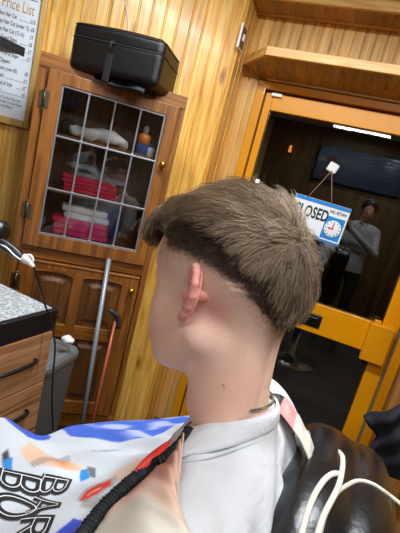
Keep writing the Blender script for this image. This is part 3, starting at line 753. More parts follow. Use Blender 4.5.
q = dp0-dp1; MB().box(q.x-.022, q.x+.022, q.y-.014, q.y+.014, q.z-.02, q.z+.012, bev=.006).build('head', M['greyd'], dpn)
m = MB()
for k in range(12):
    for j in range(4):
        xx = q.x-.018+k*.036/11; yy = q.y-.010+j*.0066; m.tube([(xx, yy, q.z-.018), (xx, yy, q.z-.075)], .0014, 4)
m.build('bristles', M['blackmatt'], dpn)
# round dark pan the broom stands in
bk = empty('bucket', label='dark grey round bucket at the foot of the cupboard holding the mop', cat='bucket')
p_ = bp0.copy(); bk.location = (p_.x+.015, p_.y-.0, FZ)
MB().lathe([(.085, .004), (.095, .02), (.116, .20), (.122, .205), (.122, .213), (.112, .213), (.09, .03), (.02, .022)], 32).build('tub', M['greyd'], bk)

# ================================================================== CLIENT
HA, HP, HS = R(-52), R(8), 1.055
HO = Vector((.046, .505, 1.365))
fh = Vector((math.sin(HA), math.cos(HA), 0)); lh = Vector((-fh.y, fh.x, 0))
Fh = fh*math.cos(HP)-Vector((0, 0, 1))*math.sin(HP); Uh = fh*math.sin(HP)+Vector((0, 0, 1))*math.cos(HP)
HM = Matrix(((Fh.x*HS, lh.x*HS, Uh.x*HS, HO.x), (Fh.y*HS, lh.y*HS, Uh.y*HS, HO.y), (Fh.z*HS, lh.z*HS, Uh.z*HS, HO.z), (0, 0, 0, 1)))
HMn = np.array(HM)
def toW(V, Mx): return V @ np.array(Mx)[:3, :3].T+np.array(Mx)[:3, 3]
SC, SR = np.array((.007, 0, .036)), np.array((.098, .078, .079))   # scalp ellipsoid
def both(f): return lambda X, Y, Z: f(X, np.abs(Y), Z)
NB = Vector((.079, .486, 1.215))          # base of the neck
nb = HM.inverted() @ NB                   # the same in head space
def headf(X, Y, Z):
    Ya = np.abs(Y)
    d = ell(SC, SR)(X, Y, Z)
    d = smin(d, ell((.040, 0, -.035), (.058, .060, .078))(X, Y, Z), .03)
    d = smin(d, ell((.048, .038, -.045), (.036, .026, .045))(X, Ya, Z), .02)
    d = smin(d, cone((-.002, .052, -.045), (.066, .022, -.090), .020, .020)(X, Ya, Z), .022)
    d = smin(d, ell((.080, 0, -.091), (.020, .022, .018))(X, Y, Z), .02)
    d = smin(d, cone((.086, 0, .030), (.112, 0, -.018), .007, .011)(X, Y, Z), .012)
    d = smin(d, ell((.104, .010, -.021), (.011, .008, .007))(X, Ya, Z), .006)
    d = smin(d, cone((.088, .012, .038), (.076, .042, .036), .010, .009)(X, Ya, Z), .012)
    d = smax(d, -ell((.100, .031, .018), (.016, .016, .011))(X, Ya, Z), .012)
    d = smin(d, ell((.094, 0, -.050), (.012, .022, .006))(X, Y, Z), .008)
    d = smin(d, ell((.092, 0, -.062), (.012, .019, .006))(X, Y, Z), .008)
    d = smax(d, -ell((.107, 0, -.056), (.010, .022, .0012))(X, Y, Z), .003)
    # neck, two trapezius cords
    d = smin(d, cone((-.012, 0, -.03), tuple(nb+Vector((0.0, 0, .0))), .038, .039)(X, Y, Z), .03)
    d = smin(d, cone((-.048, .010, -.02), (nb.x-.014, .014, nb.z), .020, .026)(X, Ya, Z), .04)
    d = smin(d, cone((-.02, .042, -.05), (nb.x+.024, .020, nb.z+.01), .009, .010)(X, Ya, Z), .025)
    return d
Vh, Qh = snet(headf, (-.13, -.10, -.21), (.14, .10, .135), .0024)
# ears: helix, antihelix, lobe, tragus on a leaning plate
def earf(X, Y, Z):
    # ear-local plane coordinates: a = back(+)/front, b = up, w = out from the head
    th = R(32)
    x, y, z = X+.004, Y-.070, Z-.004
    b = z*math.cos(R(12))-x*math.sin(R(12)); x2 = x*math.cos(R(12))+z*math.sin(R(12))
    w = y*math.cos(th)+x2*math.sin(th); a = -(x2*math.cos(th)-y*math.sin(th))
    P = [(-.004, .006), (-.007, .018), (-.003, .028), (.006, .033), (.015, .030), (.021, .020), (.021, .006), (.016, -.008), (.010, -.019), (.002, -.027)]
    Pw = [.006, .008, .010, .012, .013, .013, .012, .011, .010, .008]
    d = np.full(X.shape, 9.)
    for i in range(len(P)-1):
        r0 = .0042 if i < 8 else .005
        d = smin(d, cone((P[i][0], P[i][1], Pw[i]), (P[i+1][0], P[i+1][1], Pw[i+1]), r0, r0)(a, b, w), .002)
    d = smin(d, ell((.000, -.026, .007), (.0075, .0085, .0040))(a, b, w), .004)
    d = smin(d, ell((.007, .003, .0055), (.0165, .028, .0030))(a, b, w), .003)
    An = [(.000, .022), (.009, .018), (.012, .006), (.009, -.006), (.002, -.015)]
    for p, q in zip(An, An[1:]): d = smin(d, cone((p[0], p[1], .0095), (q[0], q[1], .0095), .0030, .0030)(a, b, w), .003)
    d = smin(d, ell((-.008, -.004, .0075), (.0045, .0065, .0045))(a, b, w), .003)
    d = smax(d, -ell((.001, .002, .010), (.0075, .0105, .0070))(a, b, w), .003)
    d = smin(d, cone((.004, .006, -.014), (.004, .002, .002), .010, .007)(a, b, w), .005)
    return d
Ve, Qe = snet(earf, (-.04, .045, -.05), (.035, .11, .055), .0012)
Ve2 = Ve*np.array((1, -1, 1)); Qe2 = Qe[:, ::-1]
# body
BA = R(-68); Fb = Vector((math.sin(BA), math.cos(BA), 0)); Lb = Vector((-Fb.y, Fb.x, 0))
BM = Matrix(((Fb.x, Lb.x, 0, NB.x), (Fb.y, Lb.y, 0, NB.y), (0, 0, 1, NB.z), (0, 0, 0, 1)))
def torso(X, Y, Z, g=0.):
    Ya = np.abs(Y)
    d = cone((-.035, 0, -.10), (-.012, 0, .045), .050, .037)(X, Y, Z)
    d = smin(d, cone((-.022, .045, -.056), (-.025, .155, -.078), .045, .051)(X, Ya, Z), .04)
    d = smin(d, ell((-.018, 0, -.235), (.100, .165, .19))(X, Y, Z), .045)
    d = smin(d, ell((-.055, .075, -.16), (.055, .085, .13))(X, Ya, Z), .04)
    d = smin(d, ell((-.005, 0, -.48), (.10, .145, .17))(X, Y, Z), .08)
    return d
def arms(X, Y, Z):
    Ya = np.abs(Y)
    d = cone((-.020, .170, -.085), (.03, .215, -.33), .050, .040)(X, Ya, Z)
    d = smin(d, cone((.03, .215, -.33), (.25, .185, -.37), .038, .026)(X, Ya, Z), .02)
    d = smin(d, cone((.27, .183, -.372), (.33, .178, -.378), .030, .026)(X, Ya, Z*1), .02)
    for k, (l_, dy) in enumerate(((.075, -.026), (.085, -.009), (.08, .008), (.062, .024))):
        d = smin(d, cone((.34, .178+dy, -.376), (.34+l_*.6, .178+dy*1.15, -.372), .0095, .0085)(X, Ya, Z), .006)
        d = smin(d, cone((.34+l_*.6, .178+dy*1.15, -.372), (.34+l_, .178+dy*1.2, -.39), .0085, .007)(X, Ya, Z), .003)
    d = smin(d, cone((.28, .158, -.375), (.335, .125, -.385), .012, .009)(X, Ya, Z), .008)
    return d
def legs(X, Y, Z):
    Ya = np.abs(Y)
    d = ell((.0, 0, -.60), (.13, .17, .11))(X, Y, Z)
    d = smin(d, cone((.02, .09, -.61), (.43, .11, -.60), .082, .058)(X, Ya, Z), .05)
    d = smin(d, cone((.44, .11, -.61), (.50, .10, -1.0), .054, .038)(X, Ya, Z), .03)
    d = smin(d, cone((.49, .10, -1.03), (.62, .11, -1.05), .035, .028)(X, Ya, Z), .03)
    return d
Vb, Qb = snet(lambda X, Y, Z: smin(smin(torso(X, Y, Z), arms(X, Y, Z), .03), legs(X, Y, Z), .05), (-.2, -.32, -1.12), (.72, .32, .07), .0075)
# skin colours in head space
def lin(h): return np.array(rgb(h)[:3])
def ss(a, b, x): t = np.clip((x-a)/(b-a), 0, 1); return t*t*(3-2*t)
BND = [(-180, -.026), (-172, -.026), (-163, -.006), (-150, .021), (-138, .037), (-125, .048), (-108, .057), (-85, .063), (-62, .064), (-48, .066), (-30, .074), (0, .080)]
def line_h(phi):
    """height of the dense hair edge around the head, phi in degrees, 0 = front"""
    p = np.array([b[0] for b in BND], float); h = np.array([b[1] for b in BND]); return np.interp(-np.abs(phi), p, h)
SL = [((-.042, .067, .026), (-.062, .055, .029)), ((-.046, .064, .0205), (-.072, .045, .021))]  # shaved slit ends, raycast from image pixels into head space
def segd(V, a, b):
    a = np.array(a); b = np.array(b); ab = b-a; t = np.clip(((V-a)@ab)/ab.dot(ab), 0, 1)[:, None]; return np.linalg.norm(V-a-ab*t, axis=1)
def skin(V, ear=False):
    n = len(V); base = lin('#f0c7b4')*np.ones((n, 3))
    nz = np.array([noise.noise(Vector(p)*38) for p in V[::1]]) if n < 60000 else np.zeros(n)
    base *= (1+.05*nz)[:, None]
    def mixc(c, w): 
        nonlocal base
        base = base*(1-w[:, None])+lin(c)*w[:, None]
    # cheek and jaw flush, redder back of ear, neck
    mixc('#e2a390', .5*np.exp(-(np.linalg.norm(V-np.array((.05, .06, -.05)), axis=1)/.03)**2))
    mixc('#e29a90', .7*np.exp(-(np.linalg.norm(V-np.array((-.026, .066, -.008)), axis=1)/.022)**2))
    mixc('#e0a18d', .5*np.exp(-(np.linalg.norm(V-np.array((-.05, .03, -.10)), axis=1)/.035)**2))
    mixc('#d58a76', .35*np.exp(-((V[:, 2]+.155)/.03)**2))
    if ear: mixc('#e5817c', np.full(n, .62)); return base
    phi = np.degrees(np.arctan2(V[:, 1], V[:, 0]-SC[0])); h = line_h(phi)
    d = V[:, 2]-h                                         # above the dense edge > 0
    w = np.clip((d+.060)/.066, 0, 1)**1.2*(np.abs(phi) > 42)*.80
    w = np.where(np.abs(phi) < 42, ss(-.004, .01, d)*.8, w)
    grain = .72+.5*RNG.random(n)
    w = np.clip(w*grain, 0, .92)
    for a, b in SL:
        s = segd(V, a, b); w *= ss(.0012, .0030, s)
    mixc('#4a3930', w)
    # mole
    mo = np.linalg.norm(V-MOLE, axis=1); mixc('#6b3a2a', .9*(mo < .0028))
    return base
MOLE = np.array((-.040, .045, -.093))
colH, colE = skin(Vh), skin(Ve, True)
Vall = np.concatenate([toW(Vh, HM), toW(Ve, HM), toW(Ve2, HM), toW(Vb, BM)])
o1, o2, o3 = len(Vh), len(Vh)+len(Ve), len(Vh)+2*len(Ve)
Qall = np.concatenate([Qh, Qe+o1, Qe2+o2, Qb+o3])
colB = np.tile(lin('#e6bda8'), (len(Vb), 1)); jeans = Vb[:, 2] < -.52; colB[jeans] = lin('#2b3a55'); colB[Vb[:, 2] < -1.0] = lin('#dddddd')
me = mesh_np('person', Vall, Qall); setcol(me, np.concatenate([colH, colE, colE, colB]))
skinm = vcol('skin', rough=.48, sss=.18, bump=.12, bscale=420, spec=.35, fine=.05, fscale=260)
person = link('person', me, skinm); tag(person, 'seated young person in a white t-shirt with a fresh fade haircut, seen from behind', 'person')
# eyes
eyem = [plain('eye_white', '#e6e0da', .2), plain('eye_iris', '#4a3a2a', .1)]
for s in (-1, 1):
    m = MB(); c = Matrix.Translation(HM @ Vector((.082, .031*s, .017))) @ fh.to_track_quat('Z', 'Y').to_matrix().to_4x4()
    m.lathe([(.0001, -.0125)]+[(.0125*math.cos(R(a)), .0125*math.sin(R(a))) for a in range(-75, 61, 15)]+[(.0055, .0117)], 20, c, 0)
    n0 = len(m.bm.faces); m.bm.faces.ensure_lookup_table(); m.bm.faces[n0-1].material_index = 1
    m.build('eye', eyem, person)

# ---------------- hair
def scalp_n(p):
    g = (p-SC)/SR**2; return g/np.linalg.norm(g)
def on_scalp(p):
    q = (p-SC)/SR; return SC+q/np.linalg.norm(q)*SR
WH = np.array((-.092, .004, .082))         # the crown whorl
def vnoise(p, s, seed): return np.array([noise.noise(Vector(p*s)+Vector((seed, 0, 0))), noise.noise(Vector(p*s)+Vector((0, seed+9, 0))), noise.noise(Vector(p*s)+Vector((0, 5, seed+3)))])
def flow(p):
    n = scalp_n(p); v = p-WH; v = v/np.linalg.norm(v)
    top = float(ss(.04, .10, p[2])); v = v+np.array((.55, .18, 0))*top*float(ss(-.07, 0, p[0]))
    back = float(ss(.02, -.06, p[0])); v = v+np.array((0, 0, -.55))*back*(1-top)
    v = v-n*v.dot(n); return v/max(np.linalg.norm(v), 1e-6)
def hlen(p, d, phi):
    top = float(ss(.055, .105, p[2])); front = float(ss(-.04, .07, p[0]))
    L = .030+.028*top+.016*top*front
    if abs(phi) > 42:
        L *= .13+.87*float(ss(-.002, .05, d))
    else: L = .054
    L *= .55+.45*min(1, np.linalg.norm(p-WH)/.05)
    return L
strV, strF, strC = [], [], []; NS = 9
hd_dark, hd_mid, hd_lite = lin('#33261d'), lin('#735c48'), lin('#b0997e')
def RNGV(seed): return np.array((math.sin(seed*12.9), math.sin(seed*7.3+1), math.sin(seed*5.1+2)))
def simulate(p0, L, phi, d, seed, curl):
    p = p0.copy(); pts = [p.copy()]; step = L/(NS-1); al = R(38+18*random.random()) if L > .02 else R(30)
    top = float(ss(.05, .10, p0[2])); frontal = float(ss(.02, .08, p0[0]))*float(ss(.03, .07, p0[2]))
    for k in range(1, NS):
        n = scalp_n(p); t = flow(on_scalp(p)); a = al*(1-k/(NS-1)*1.15)
        v = t*math.cos(a)+n*math.sin(a)+vnoise(p0, 22, seed*0+3)*.35+vnoise(p, 60, 1)*.18
        v += np.array((0, 0, -.60))*(k/NS)*(frontal+.4*(1-top))
        if np.linalg.norm(p0-WH) < .03: v += RNGV(seed)*.35
        if curl: v += curl*1.3*frontal*(np.array((.3, 0, .6))*math.sin(k*1.7+seed)+np.array((.2, .6, 0))*math.cos(k*1.5+seed*2))
        v /= np.linalg.norm(v); p = p+v*step
        q = (p-SC)/SR; r_ = np.linalg.norm(q)
        mn = 1+.02+.11*min(k/3, 1)*min(L/.045, 1)
        if r_ < mn: p = SC+q/r_*mn*SR
        pts.append(p.copy())
    P = np.array(pts); fr = frontal*min(1, curl)
    if fr > .05:
        T = P[-1]-P[0]; T /= np.linalg.norm(T); a = np.cross(T, (.2, 1, .3)); a /= np.linalg.norm(a); b = np.cross(T, a); k = np.arange(NS)
        am = fr*.0105*np.minimum(k/4, 1)[:, None]; ph = seed*3.1
        P = P+a*am*np.sin(k*1.1+ph)[:, None]+b*am*np.cos(k*1.1+ph)[:, None]
    return P
def add_strand(P, r0, c0, c1):
    b = len(strV)*0+sum_v[0]; 
    T = np.gradient(P, axis=0); T /= np.maximum(np.linalg.norm(T, axis=1)[:, None], 1e-9)
    a = np.cross(T, np.array((.3, .5, .8))); a /= np.maximum(np.linalg.norm(a, axis=1)[:, None], 1e-9); c = np.cross(T, a)
    n = len(P); rr = r0*np.linspace(1, .35, n)[:, None]; k = np.linspace(0, 1, n)[:, None]; cc = c0*(1-k)+c1*k
    for j in range(3):
        an = 2*math.pi*j/3; strV.append(P+(a*math.cos(an)+c*math.sin(an))*rr); strC.append(cc)
    for j in range(3):
        j2 = (j+1) % 3; i = np.arange(n-1); strF.append(np.stack([b+j*n+i, b+j2*n+i, b+j2*n+i+1, b+j*n+i+1], 1))
    sum_v[0] += 3*n
sum_v = [0]
cnt_g = 0; tries = 0
while cnt_g < 2500 and tries < 20000:
    tries += 1
    v = RNG.normal(size=3); v /= np.linalg.norm(v); p = SC+v*SR
    phi = math.degrees(math.atan2(p[1], p[0]-SC[0])); h = float(line_h(phi)); d = p[2]-h
    d += .006*noise.noise(Vector(p)*60)
    if d < .008*random.random()-.003: continue
    if p[1] < -.03 and random.random() < .4: continue       # far side, thinner is enough
    cnt_g += 1
    L = hlen(p, d, phi)*(.8+.4*random.random()); curl = .9 if p[0] > .02 else .15
    G = simulate(p, L, phi, d, cnt_g*.37, curl)
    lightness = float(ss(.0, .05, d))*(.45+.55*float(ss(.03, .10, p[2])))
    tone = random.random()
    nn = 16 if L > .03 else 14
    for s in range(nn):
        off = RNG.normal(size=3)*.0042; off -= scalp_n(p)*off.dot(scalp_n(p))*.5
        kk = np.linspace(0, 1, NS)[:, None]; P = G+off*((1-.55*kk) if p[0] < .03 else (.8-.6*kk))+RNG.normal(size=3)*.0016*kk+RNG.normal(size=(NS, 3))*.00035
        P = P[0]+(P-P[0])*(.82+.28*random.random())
        x = min(1, max(0, lightness*(.55+.7*random.random())+.55*(tone-.5)+(.45 if p[0] > .045 else 0)))  # fringe strands get a paler colour to make up for light missing there
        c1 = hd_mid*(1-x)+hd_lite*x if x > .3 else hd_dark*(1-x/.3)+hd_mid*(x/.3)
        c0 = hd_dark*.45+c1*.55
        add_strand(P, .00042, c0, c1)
# short fade stubble getting shorter away from the dense edge
n_f = 0
while n_f < 22000:
    v = RNG.normal(size=3); v /= np.linalg.norm(v); p = SC+v*SR
    phi = math.degrees(math.atan2(p[1], p[0]-SC[0])); d = p[2]-float(line_h(phi))
    if abs(phi) < 60 or not (-.042 < d < .016) or random.random() > ss(-.050, .010, d): continue
    if min(segd(p[None, :], a, b)[0] for a, b in SL) < .0022: continue
    n_f += 1
    L = .0010+.010*float(ss(-.026, .016, d)); n = scalp_n(p); t = flow(p)
    P = np.array([p-n*.001+(t*.8+n*.6)*L*k/3+t*k*k*L*.03 for k in range(4)])+RNG.normal(size=(4, 3))*.0002
    add_strand(P, .00018, hd_dark, hd_dark*.5+hd_mid*.5)
# under-layer that fills the volume
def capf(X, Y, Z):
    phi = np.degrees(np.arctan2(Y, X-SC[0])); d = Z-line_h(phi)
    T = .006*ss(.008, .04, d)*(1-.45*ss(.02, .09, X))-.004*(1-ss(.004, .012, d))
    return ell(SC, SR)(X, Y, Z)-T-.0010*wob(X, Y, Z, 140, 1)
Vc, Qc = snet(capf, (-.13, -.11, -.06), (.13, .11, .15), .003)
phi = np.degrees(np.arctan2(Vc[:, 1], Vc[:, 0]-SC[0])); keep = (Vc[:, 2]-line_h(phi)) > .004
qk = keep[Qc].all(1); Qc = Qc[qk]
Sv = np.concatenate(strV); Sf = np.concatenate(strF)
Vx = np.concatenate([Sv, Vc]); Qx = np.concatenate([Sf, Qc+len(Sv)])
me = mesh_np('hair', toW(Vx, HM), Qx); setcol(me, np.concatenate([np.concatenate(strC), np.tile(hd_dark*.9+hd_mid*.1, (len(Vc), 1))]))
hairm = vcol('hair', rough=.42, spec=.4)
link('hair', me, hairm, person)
# ---------------- t-shirt
def collar_plane(X, Y, Z): return Z-(np.maximum(np.minimum(-.004-.50*X, -.004-.95*X), -.075)+.16*np.abs(Y))      # rises towards the nape
def shirtf(X, Y, Z):
    d = torso(X, Y, Z)-.009
    Ya = np.abs(Y)
    sl = cone((-.020, .165, -.085), (.015, .215, -.26), .062, .062)(X, Ya, Z)
    d = smin(d, sl, .03)
    # folds: long soft diagonals falling from the shoulder, plus finer creases
    fo = np.sin((X*1.2+Y*.9+Z*.5)*70+3*np.sin(Z*14+Y*9))*.0036*ss(.0, -.08, Z)+np.sin((Z*1.0-X*1.3)*80+2*np.sin(Y*22))*.0018+.0020*wob(X, Y, Z, 28, 3)
    d = d-fo
    d = smax(d, collar_plane(X, Y, Z), .004)
    d = np.maximum(d, -.62-Z)
    return d
Vs, Qs = snet(shirtf, (-.19, -.31, -.64), (.19, .31, .06), .0042)
me = mesh_np('t_shirt', toW(Vs, BM), Qs)
shirtm = cotton()
shirt = link('t_shirt', me, shirtm, person)
def neck_ring(off, dz, n=48):
    pts = []
    for k in range(n):
        a = 2*math.pi*k/n; c, s = math.cos(a), math.sin(a); r = .05
        for _ in range(40):   # march out to the surface of the torso
            x, y = -.012+r*c, r*s; z = max(min(-.004-.50*x, -.004-.95*x), -.075)+.16*abs(y)+dz
            v = float(torso(np.array(x), np.array(y), np.array(z)))-.009-off
            if abs(v) < 3e-4: break
            r -= v*.7
        pts.append(BM @ Vector((x, y, z)))
    return pts
m = MB(); rows = [neck_ring(.000, .003), neck_ring(.0040, .001), neck_ring(.0052, -.004), neck_ring(.0052, -.017), neck_ring(.0034, -.022), neck_ring(.000, -.025)]
rows = [r_+[r_[0]] for r_ in rows]; m.quads(rows); m.build('collar', shirtm, shirt)
m = MB()
for dz_ in (-.028,): m.tube(neck_ring(.0012, dz_, 90), .0006, 5, closed=True)
m.build('stitching', plain('thread', '#bcbec2', .8), shirt)
# chain necklace
pts = []
for k in range(110):
    a = 2*math.pi*k/110; c, s = math.cos(a), math.sin(a); r = .05
    for _ in range(40):
        x, y = -.012+r*c, r*s; z = max(min(-.004-.50*x, -.004-.95*x), -.075)+.16*abs(y)+.008
        v = float(torso(np.array(x), np.array(y), np.array(z)))-.0035
        if abs(v) < 3e-4: break
        r -= v*.7
    pts.append(BM @ Vector((x, y, z+.004)))
m = MB()
for k in range(0, 110, 1):
    a, b = pts[k], pts[(k+1) % 110]; d = (b-a).normalized(); x = d.cross(Vector((0, 0, 1))).normalized(); y = d.cross(x)
    if k % 2: x, y = y, x
    c = (a+b)/2; m.tube([c+d*.0026*math.cos(t)+x*.0016*math.sin(t) for t in [R(60*i) for i in range(6)]], .0006, 5, closed=True)
tag(m.build('necklace', plain('steel_chain', '#8d8373', .3, .9)), 'thin metal chain around the neck of the seated person', 'necklace')

# ================================================================== CAPE
shbvh = BVHTree.FromPolygons([tuple(v) for v in toW(Vs, BM)], [tuple(int(k) for k in q) for q in Qs])
def over(p, lift):
    '''pull a cloth point along the line of sight to the camera side of the shirt'''
    o = Vector((0, 0, CZ)); d = (p-o); L = d.length; h = shbvh.ray_cast(o, d/L)
    if h[0] is not None and h[3]-lift < L: return o+d/L*(h[3]-lift)
    return p
def cr(P, n): return spline(P, n)
NT, NSg = 400, 290
band = cr([W(*p) for p in ((52, 580, .44), (84, 534, .47), (104, 508, .49), (128, 485, .51), (150, 468, .535), (168, 457, .56), (183, 443, .59), (190, 430, .62))], NT)
band = [over(p, .012) for p in band]; band = [sum((band[min(max(i+k, 0), NT-1)] for k in range(-12, 13)), Vector())/25 for i in range(NT)]
mid1 = cr([W(*p) for p in ((-30, 590, .60), (30, 530, .63), (62, 500, .65), (90, 475, .68), (120, 458, .70), (145, 446, .715), (170, 436, .70), (192, 426, .68))], NT)
outer = cr([W(*p) for p in ((-190, 560, .95), (-90, 470, .98), (-40, 430, 1.0), (2, 418, 1.0), (24, 429, .97), (44, 436, .95), (72, 427, .95), (100, 423, .93), (150, 420, .87), (190, 416, .78))], NT)
rows = []
for i in range(NSg):
    s = i/(NSg-1)*1.35; row = []
    for j in range(NT):
        t = j/(NT-1)
        if s <= 1:
            a, b, c = band[j], mid1[j], outer[j]; p = a*(1-s)*(1-2*s)+b*4*s*(1-s)+c*s*(2*s-1)
            p = p.copy(); w = math.sin(math.pi*min(s, 1))
            p.z += w*(.004*math.sin(t*31+s*5)+.0030*math.sin(s*26+t*9)+.007*noise.noise(Vector((s*4, t*6, 1))))
        else:
            e = (s-1)/.35; d = (outer[j]-mid1[j]); d.z = 0; d.normalize(); p = outer[j]+d*(.06*math.sin(e*math.pi/2)+.05*e)+Vector((0, 0, -.42*e*e-.06*e))
            p += d*.015*math.sin(t*40)*e
        row.append(p)
    rows.append(row)
CG = np.array([[tuple(p) for p in r_] for r_ in rows])     # [s, t, xyz]
# printed colours, traced from image pixels, then converted to the sheet's (s, t) coordinates
Sg, Tg = np.meshgrid(np.linspace(0, 1.35, NSg), np.linspace(0, 1, NT), indexing='ij')
CC = np.tile(lin('#c6ccd4'), (NSg, NT, 1))
nz = np.array([[noise.noise(Vector((s*9, t*16, 4))) for t in np.linspace(0, 1, NT)] for s in np.linspace(0, 1.35, NSg)])
def put(c, w):
    global CC
    CC = CC*(1-w[..., None])+lin(c)*w[..., None]
def inpoly(poly, soft=.010):
    """soft inside test of a polygon in (s, t)"""
    x, y = Sg, Tg; ins = np.zeros(Sg.shape, bool); dmin = np.full(Sg.shape, 9.)
    n = len(poly)
    for i in range(n):
        x0, y0 = poly[i]; x1, y1 = poly[(i+1) % n]
        c = ((y0 > y) != (y1 > y)) & (x < (x1-x0)*(y-y0)/((y1-y0) or 1e-9)+x0); ins ^= c
        dx, dy = x1-x0, y1-y0; t = np.clip(((x-x0)*dx+(y-y0)*dy)/(dx*dx+dy*dy+1e-12), 0, 1); dmin = np.minimum(dmin, np.hypot(x-x0-dx*t, y-y0-dy*t))
    sd = np.where(ins, dmin, -dmin)+nz*.010; return ss(-soft*.5, soft*.5, sd)
put('#c3c9d1', .35*ss(.0, .5, nz))
put('#3d63cf', inpoly([(1.36, .335), (.997, .340), (.941, .352), (.876, .375), (.880, .465), (.975, .575), (1.36, .60)]))
w2 = inpoly([(1.36, .62), (.988, .630), (.918, .612), (.773, .648), (.684, .69), (.61, .773), (.70, .906), (.80, 1.01), (1.36, 1.01)], .014)
put('#4468cc', w2); put('#aab8e2', w2*ss(.70, .78, Tg)*ss(-.25, .35, nz+.25*np.sin(Sg*26+Tg*20)))
o1_ = inpoly([(.815, .302), (.829, .355), (.745, .417), (.591, .46), (.568, .432), (.624, .36), (.712, .299), (.768, .297)], .022)
put('#e0b08a', o1_*.8); put('#d9793f', o1_*np.exp(-(((Sg-.67)/.05)**2+((Tg-.40)/.035)**2))*.9)
put('#d2a98a', .7*inpoly([(.423, .475), (.395, .538), (.306, .608), (.255, .6), (.273, .5), (.339, .462)], .03))
put('#3a4047', inpoly([(.824, .257), (.834, .282), (.768, .257), (.768, .234)], .012))
put('#2d86cf', inpoly([(.796, .250), (.792, .276), (.736, .243), (.752, .225)], .008))
put('#2c85c9', inpoly([(.586, .437), (.568, .467), (.515, .435), (.507, .385)], .010))
put('#4a4e50', .85*inpoly([(.590, .465), (.54, .485), (.493, .452), (.53, .450)], .012))
cb = inpoly([(.698, .289), (.722, .297), (.726, .47), (.67, .445)], .01); put('#7d8187', cb*(.35+.45*(np.sin(Tg*620) > 0)))
rz = inpoly([(.423, .322), (.427, .362), (.39, .44), (.371, .462), (.329, .437), (.362, .372)], .012)
put('#8f9195', inpoly([(.440, .315), (.442, .365), (.40, .46), (.365, .485), (.315, .44), (.350, .365)], .012)*.7)
put('#cf3a2e', rz); put('#e8e2de', inpoly([(.405, .352), (.398, .372), (.37, .415), (.365, .400)], .008))
br_ = inpoly([(.404, .31), (.409, .332), (.245, .435), (.20, .40)], .01); put('#7d7264', br_*(.3+.5*(np.sin(Sg*520+Tg*180) > .1)))
put('#3550c8', inpoly([(.400, .150), (.385, .257), (.325, .277), (.245, .202), (.22, .12)], .012))
for a, b, c_ in ((.655, .565, .030), (.60, .575, .026)):
    e_ = np.abs(np.hypot((Sg-a)/1.0, (Tg-b)/.8)-c_); put('#8c939b', .8*ss(.006, .002, e_))
put('#8c939b', .8*inpoly([(.63, .55), (.56, .60), (.50, .66), (.50, .65), (.56, .59), (.62, .54)], .004))
Vp = CG.reshape(-1, 3); I = np.arange(NSg*NT).reshape(NSg, NT)
Qp = np.stack([I[:-1, :-1].ravel(), I[:-1, 1:].ravel(), I[1:, 1:].ravel(), I[1:, :-1].ravel()], 1)
cape = empty('barber_cape', loc=tuple(band[190]), label='white printed barber cape with blue corners spread in front of the seated person', cat='cape')
MI = Matrix.Translation(-Vector(band[190]))
me = mesh_np('sheet', Vp-np.array(band[190]), Qp); setcol(me, CC.reshape(-1, 3))
capem = vcol('cape_fabric', rough=.42, bump=.35, bscale=60, spec=.45)
sheet = link('sheet', me, capem, cape); md = sheet.modifiers.new('t', 'SOLIDIFY'); md.thickness = .0012; md.offset = -1
def cape_at(s, t, lift=.0012):
    i = s/1.35*(NSg-1); j = t*(NT-1); i0 = min(max(int(i), 0), NSg-2); j0 = min(max(int(j), 0), NT-2); u, v = i-i0, j-j0
    f = lambda a, b: Vector(CG[a, b])
    p = f(i0, j0)*(1-u)*(1-v)+f(i0+1, j0)*u*(1-v)+f(i0, j0+1)*(1-u)*v+f(i0+1, j0+1)*u*v
    n = (f(i0+1, j0)-f(i0, j0)).cross(f(i0, j0+1)-f(i0, j0)).normalized()
    if n.z < 0: n = -n
    return p+n*lift-Vector(band[190])
# lettering: strokes in a text frame laid on the sheet by dropping it straight down
capebvh = BVHTree.FromPolygons([tuple(v) for v in Vp], [tuple(int(k) for k in q) for q in Qp[::1]])
def drop(x, y, lift):
    h = capebvh.ray_cast(Vector((x, y, 2)), Vector((0, 0, -1)))
    if h[0] is None: return None
    n = h[1] if h[1].z > 0 else -h[1]; return h[0]+n*lift-Vector(band[190])
def stroke(m, pts, w, frame, lift, mi, closed=False):
    """ribbon of half-width w around a 2D polyline in text units"""
    n = len(pts); P = [Vector(p) for p in pts]; L = []
    for i in range(n):
        a = P[i-1] if (i or closed) else P[i]; b = P[(i+1) % n] if (i < n-1 or closed) else P[i]
        d1 = (P[i]-a); d2 = (b-P[i]); d1 = d1.normalized() if d1.length > 1e-9 else d2.normalized(); d2 = d2.normalized() if d2.length > 1e-9 else d1
        t = (d1+d2).normalized() if (d1+d2).length > 1e-6 else d1; q = Vector((-t.y, t.x)); c = max(.5, q.dot(Vector((-d1.y, d1.x))))
        L.append((P[i]+q*w/c, P[i]-q*w/c))
    if closed: L.append(L[0])
    for a, b in zip(L, L[1:]):
        k = max(2, int((b[0]-a[0]).length/.12))
        pr = None
        for i in range(k+1):
            u = i/k; pp = (a[0].lerp(b[0], u), a[1].lerp(b[1], u)); row = [drop(*frame(p.x, p.y), lift) for p in (pp[0], (pp[0]+pp[1])/2, pp[1])]
            if None in row: pr = None; continue
            vs = [m.bm.verts.new(p) for p in row]
            if pr:
                for e in (0, 1): f = m.bm.faces.new((pr[e], pr[e+1], vs[e+1], vs[e])); f.material_index = mi
            pr = vs
def arc(cx, cy, rx, ry, a0, a1, n=12): return [(cx+rx*math.cos(R(a0+(a1-a0)*k/n)), cy+ry*math.sin(R(a0+(a1-a0)*k/n))) for k in range(n+1)]
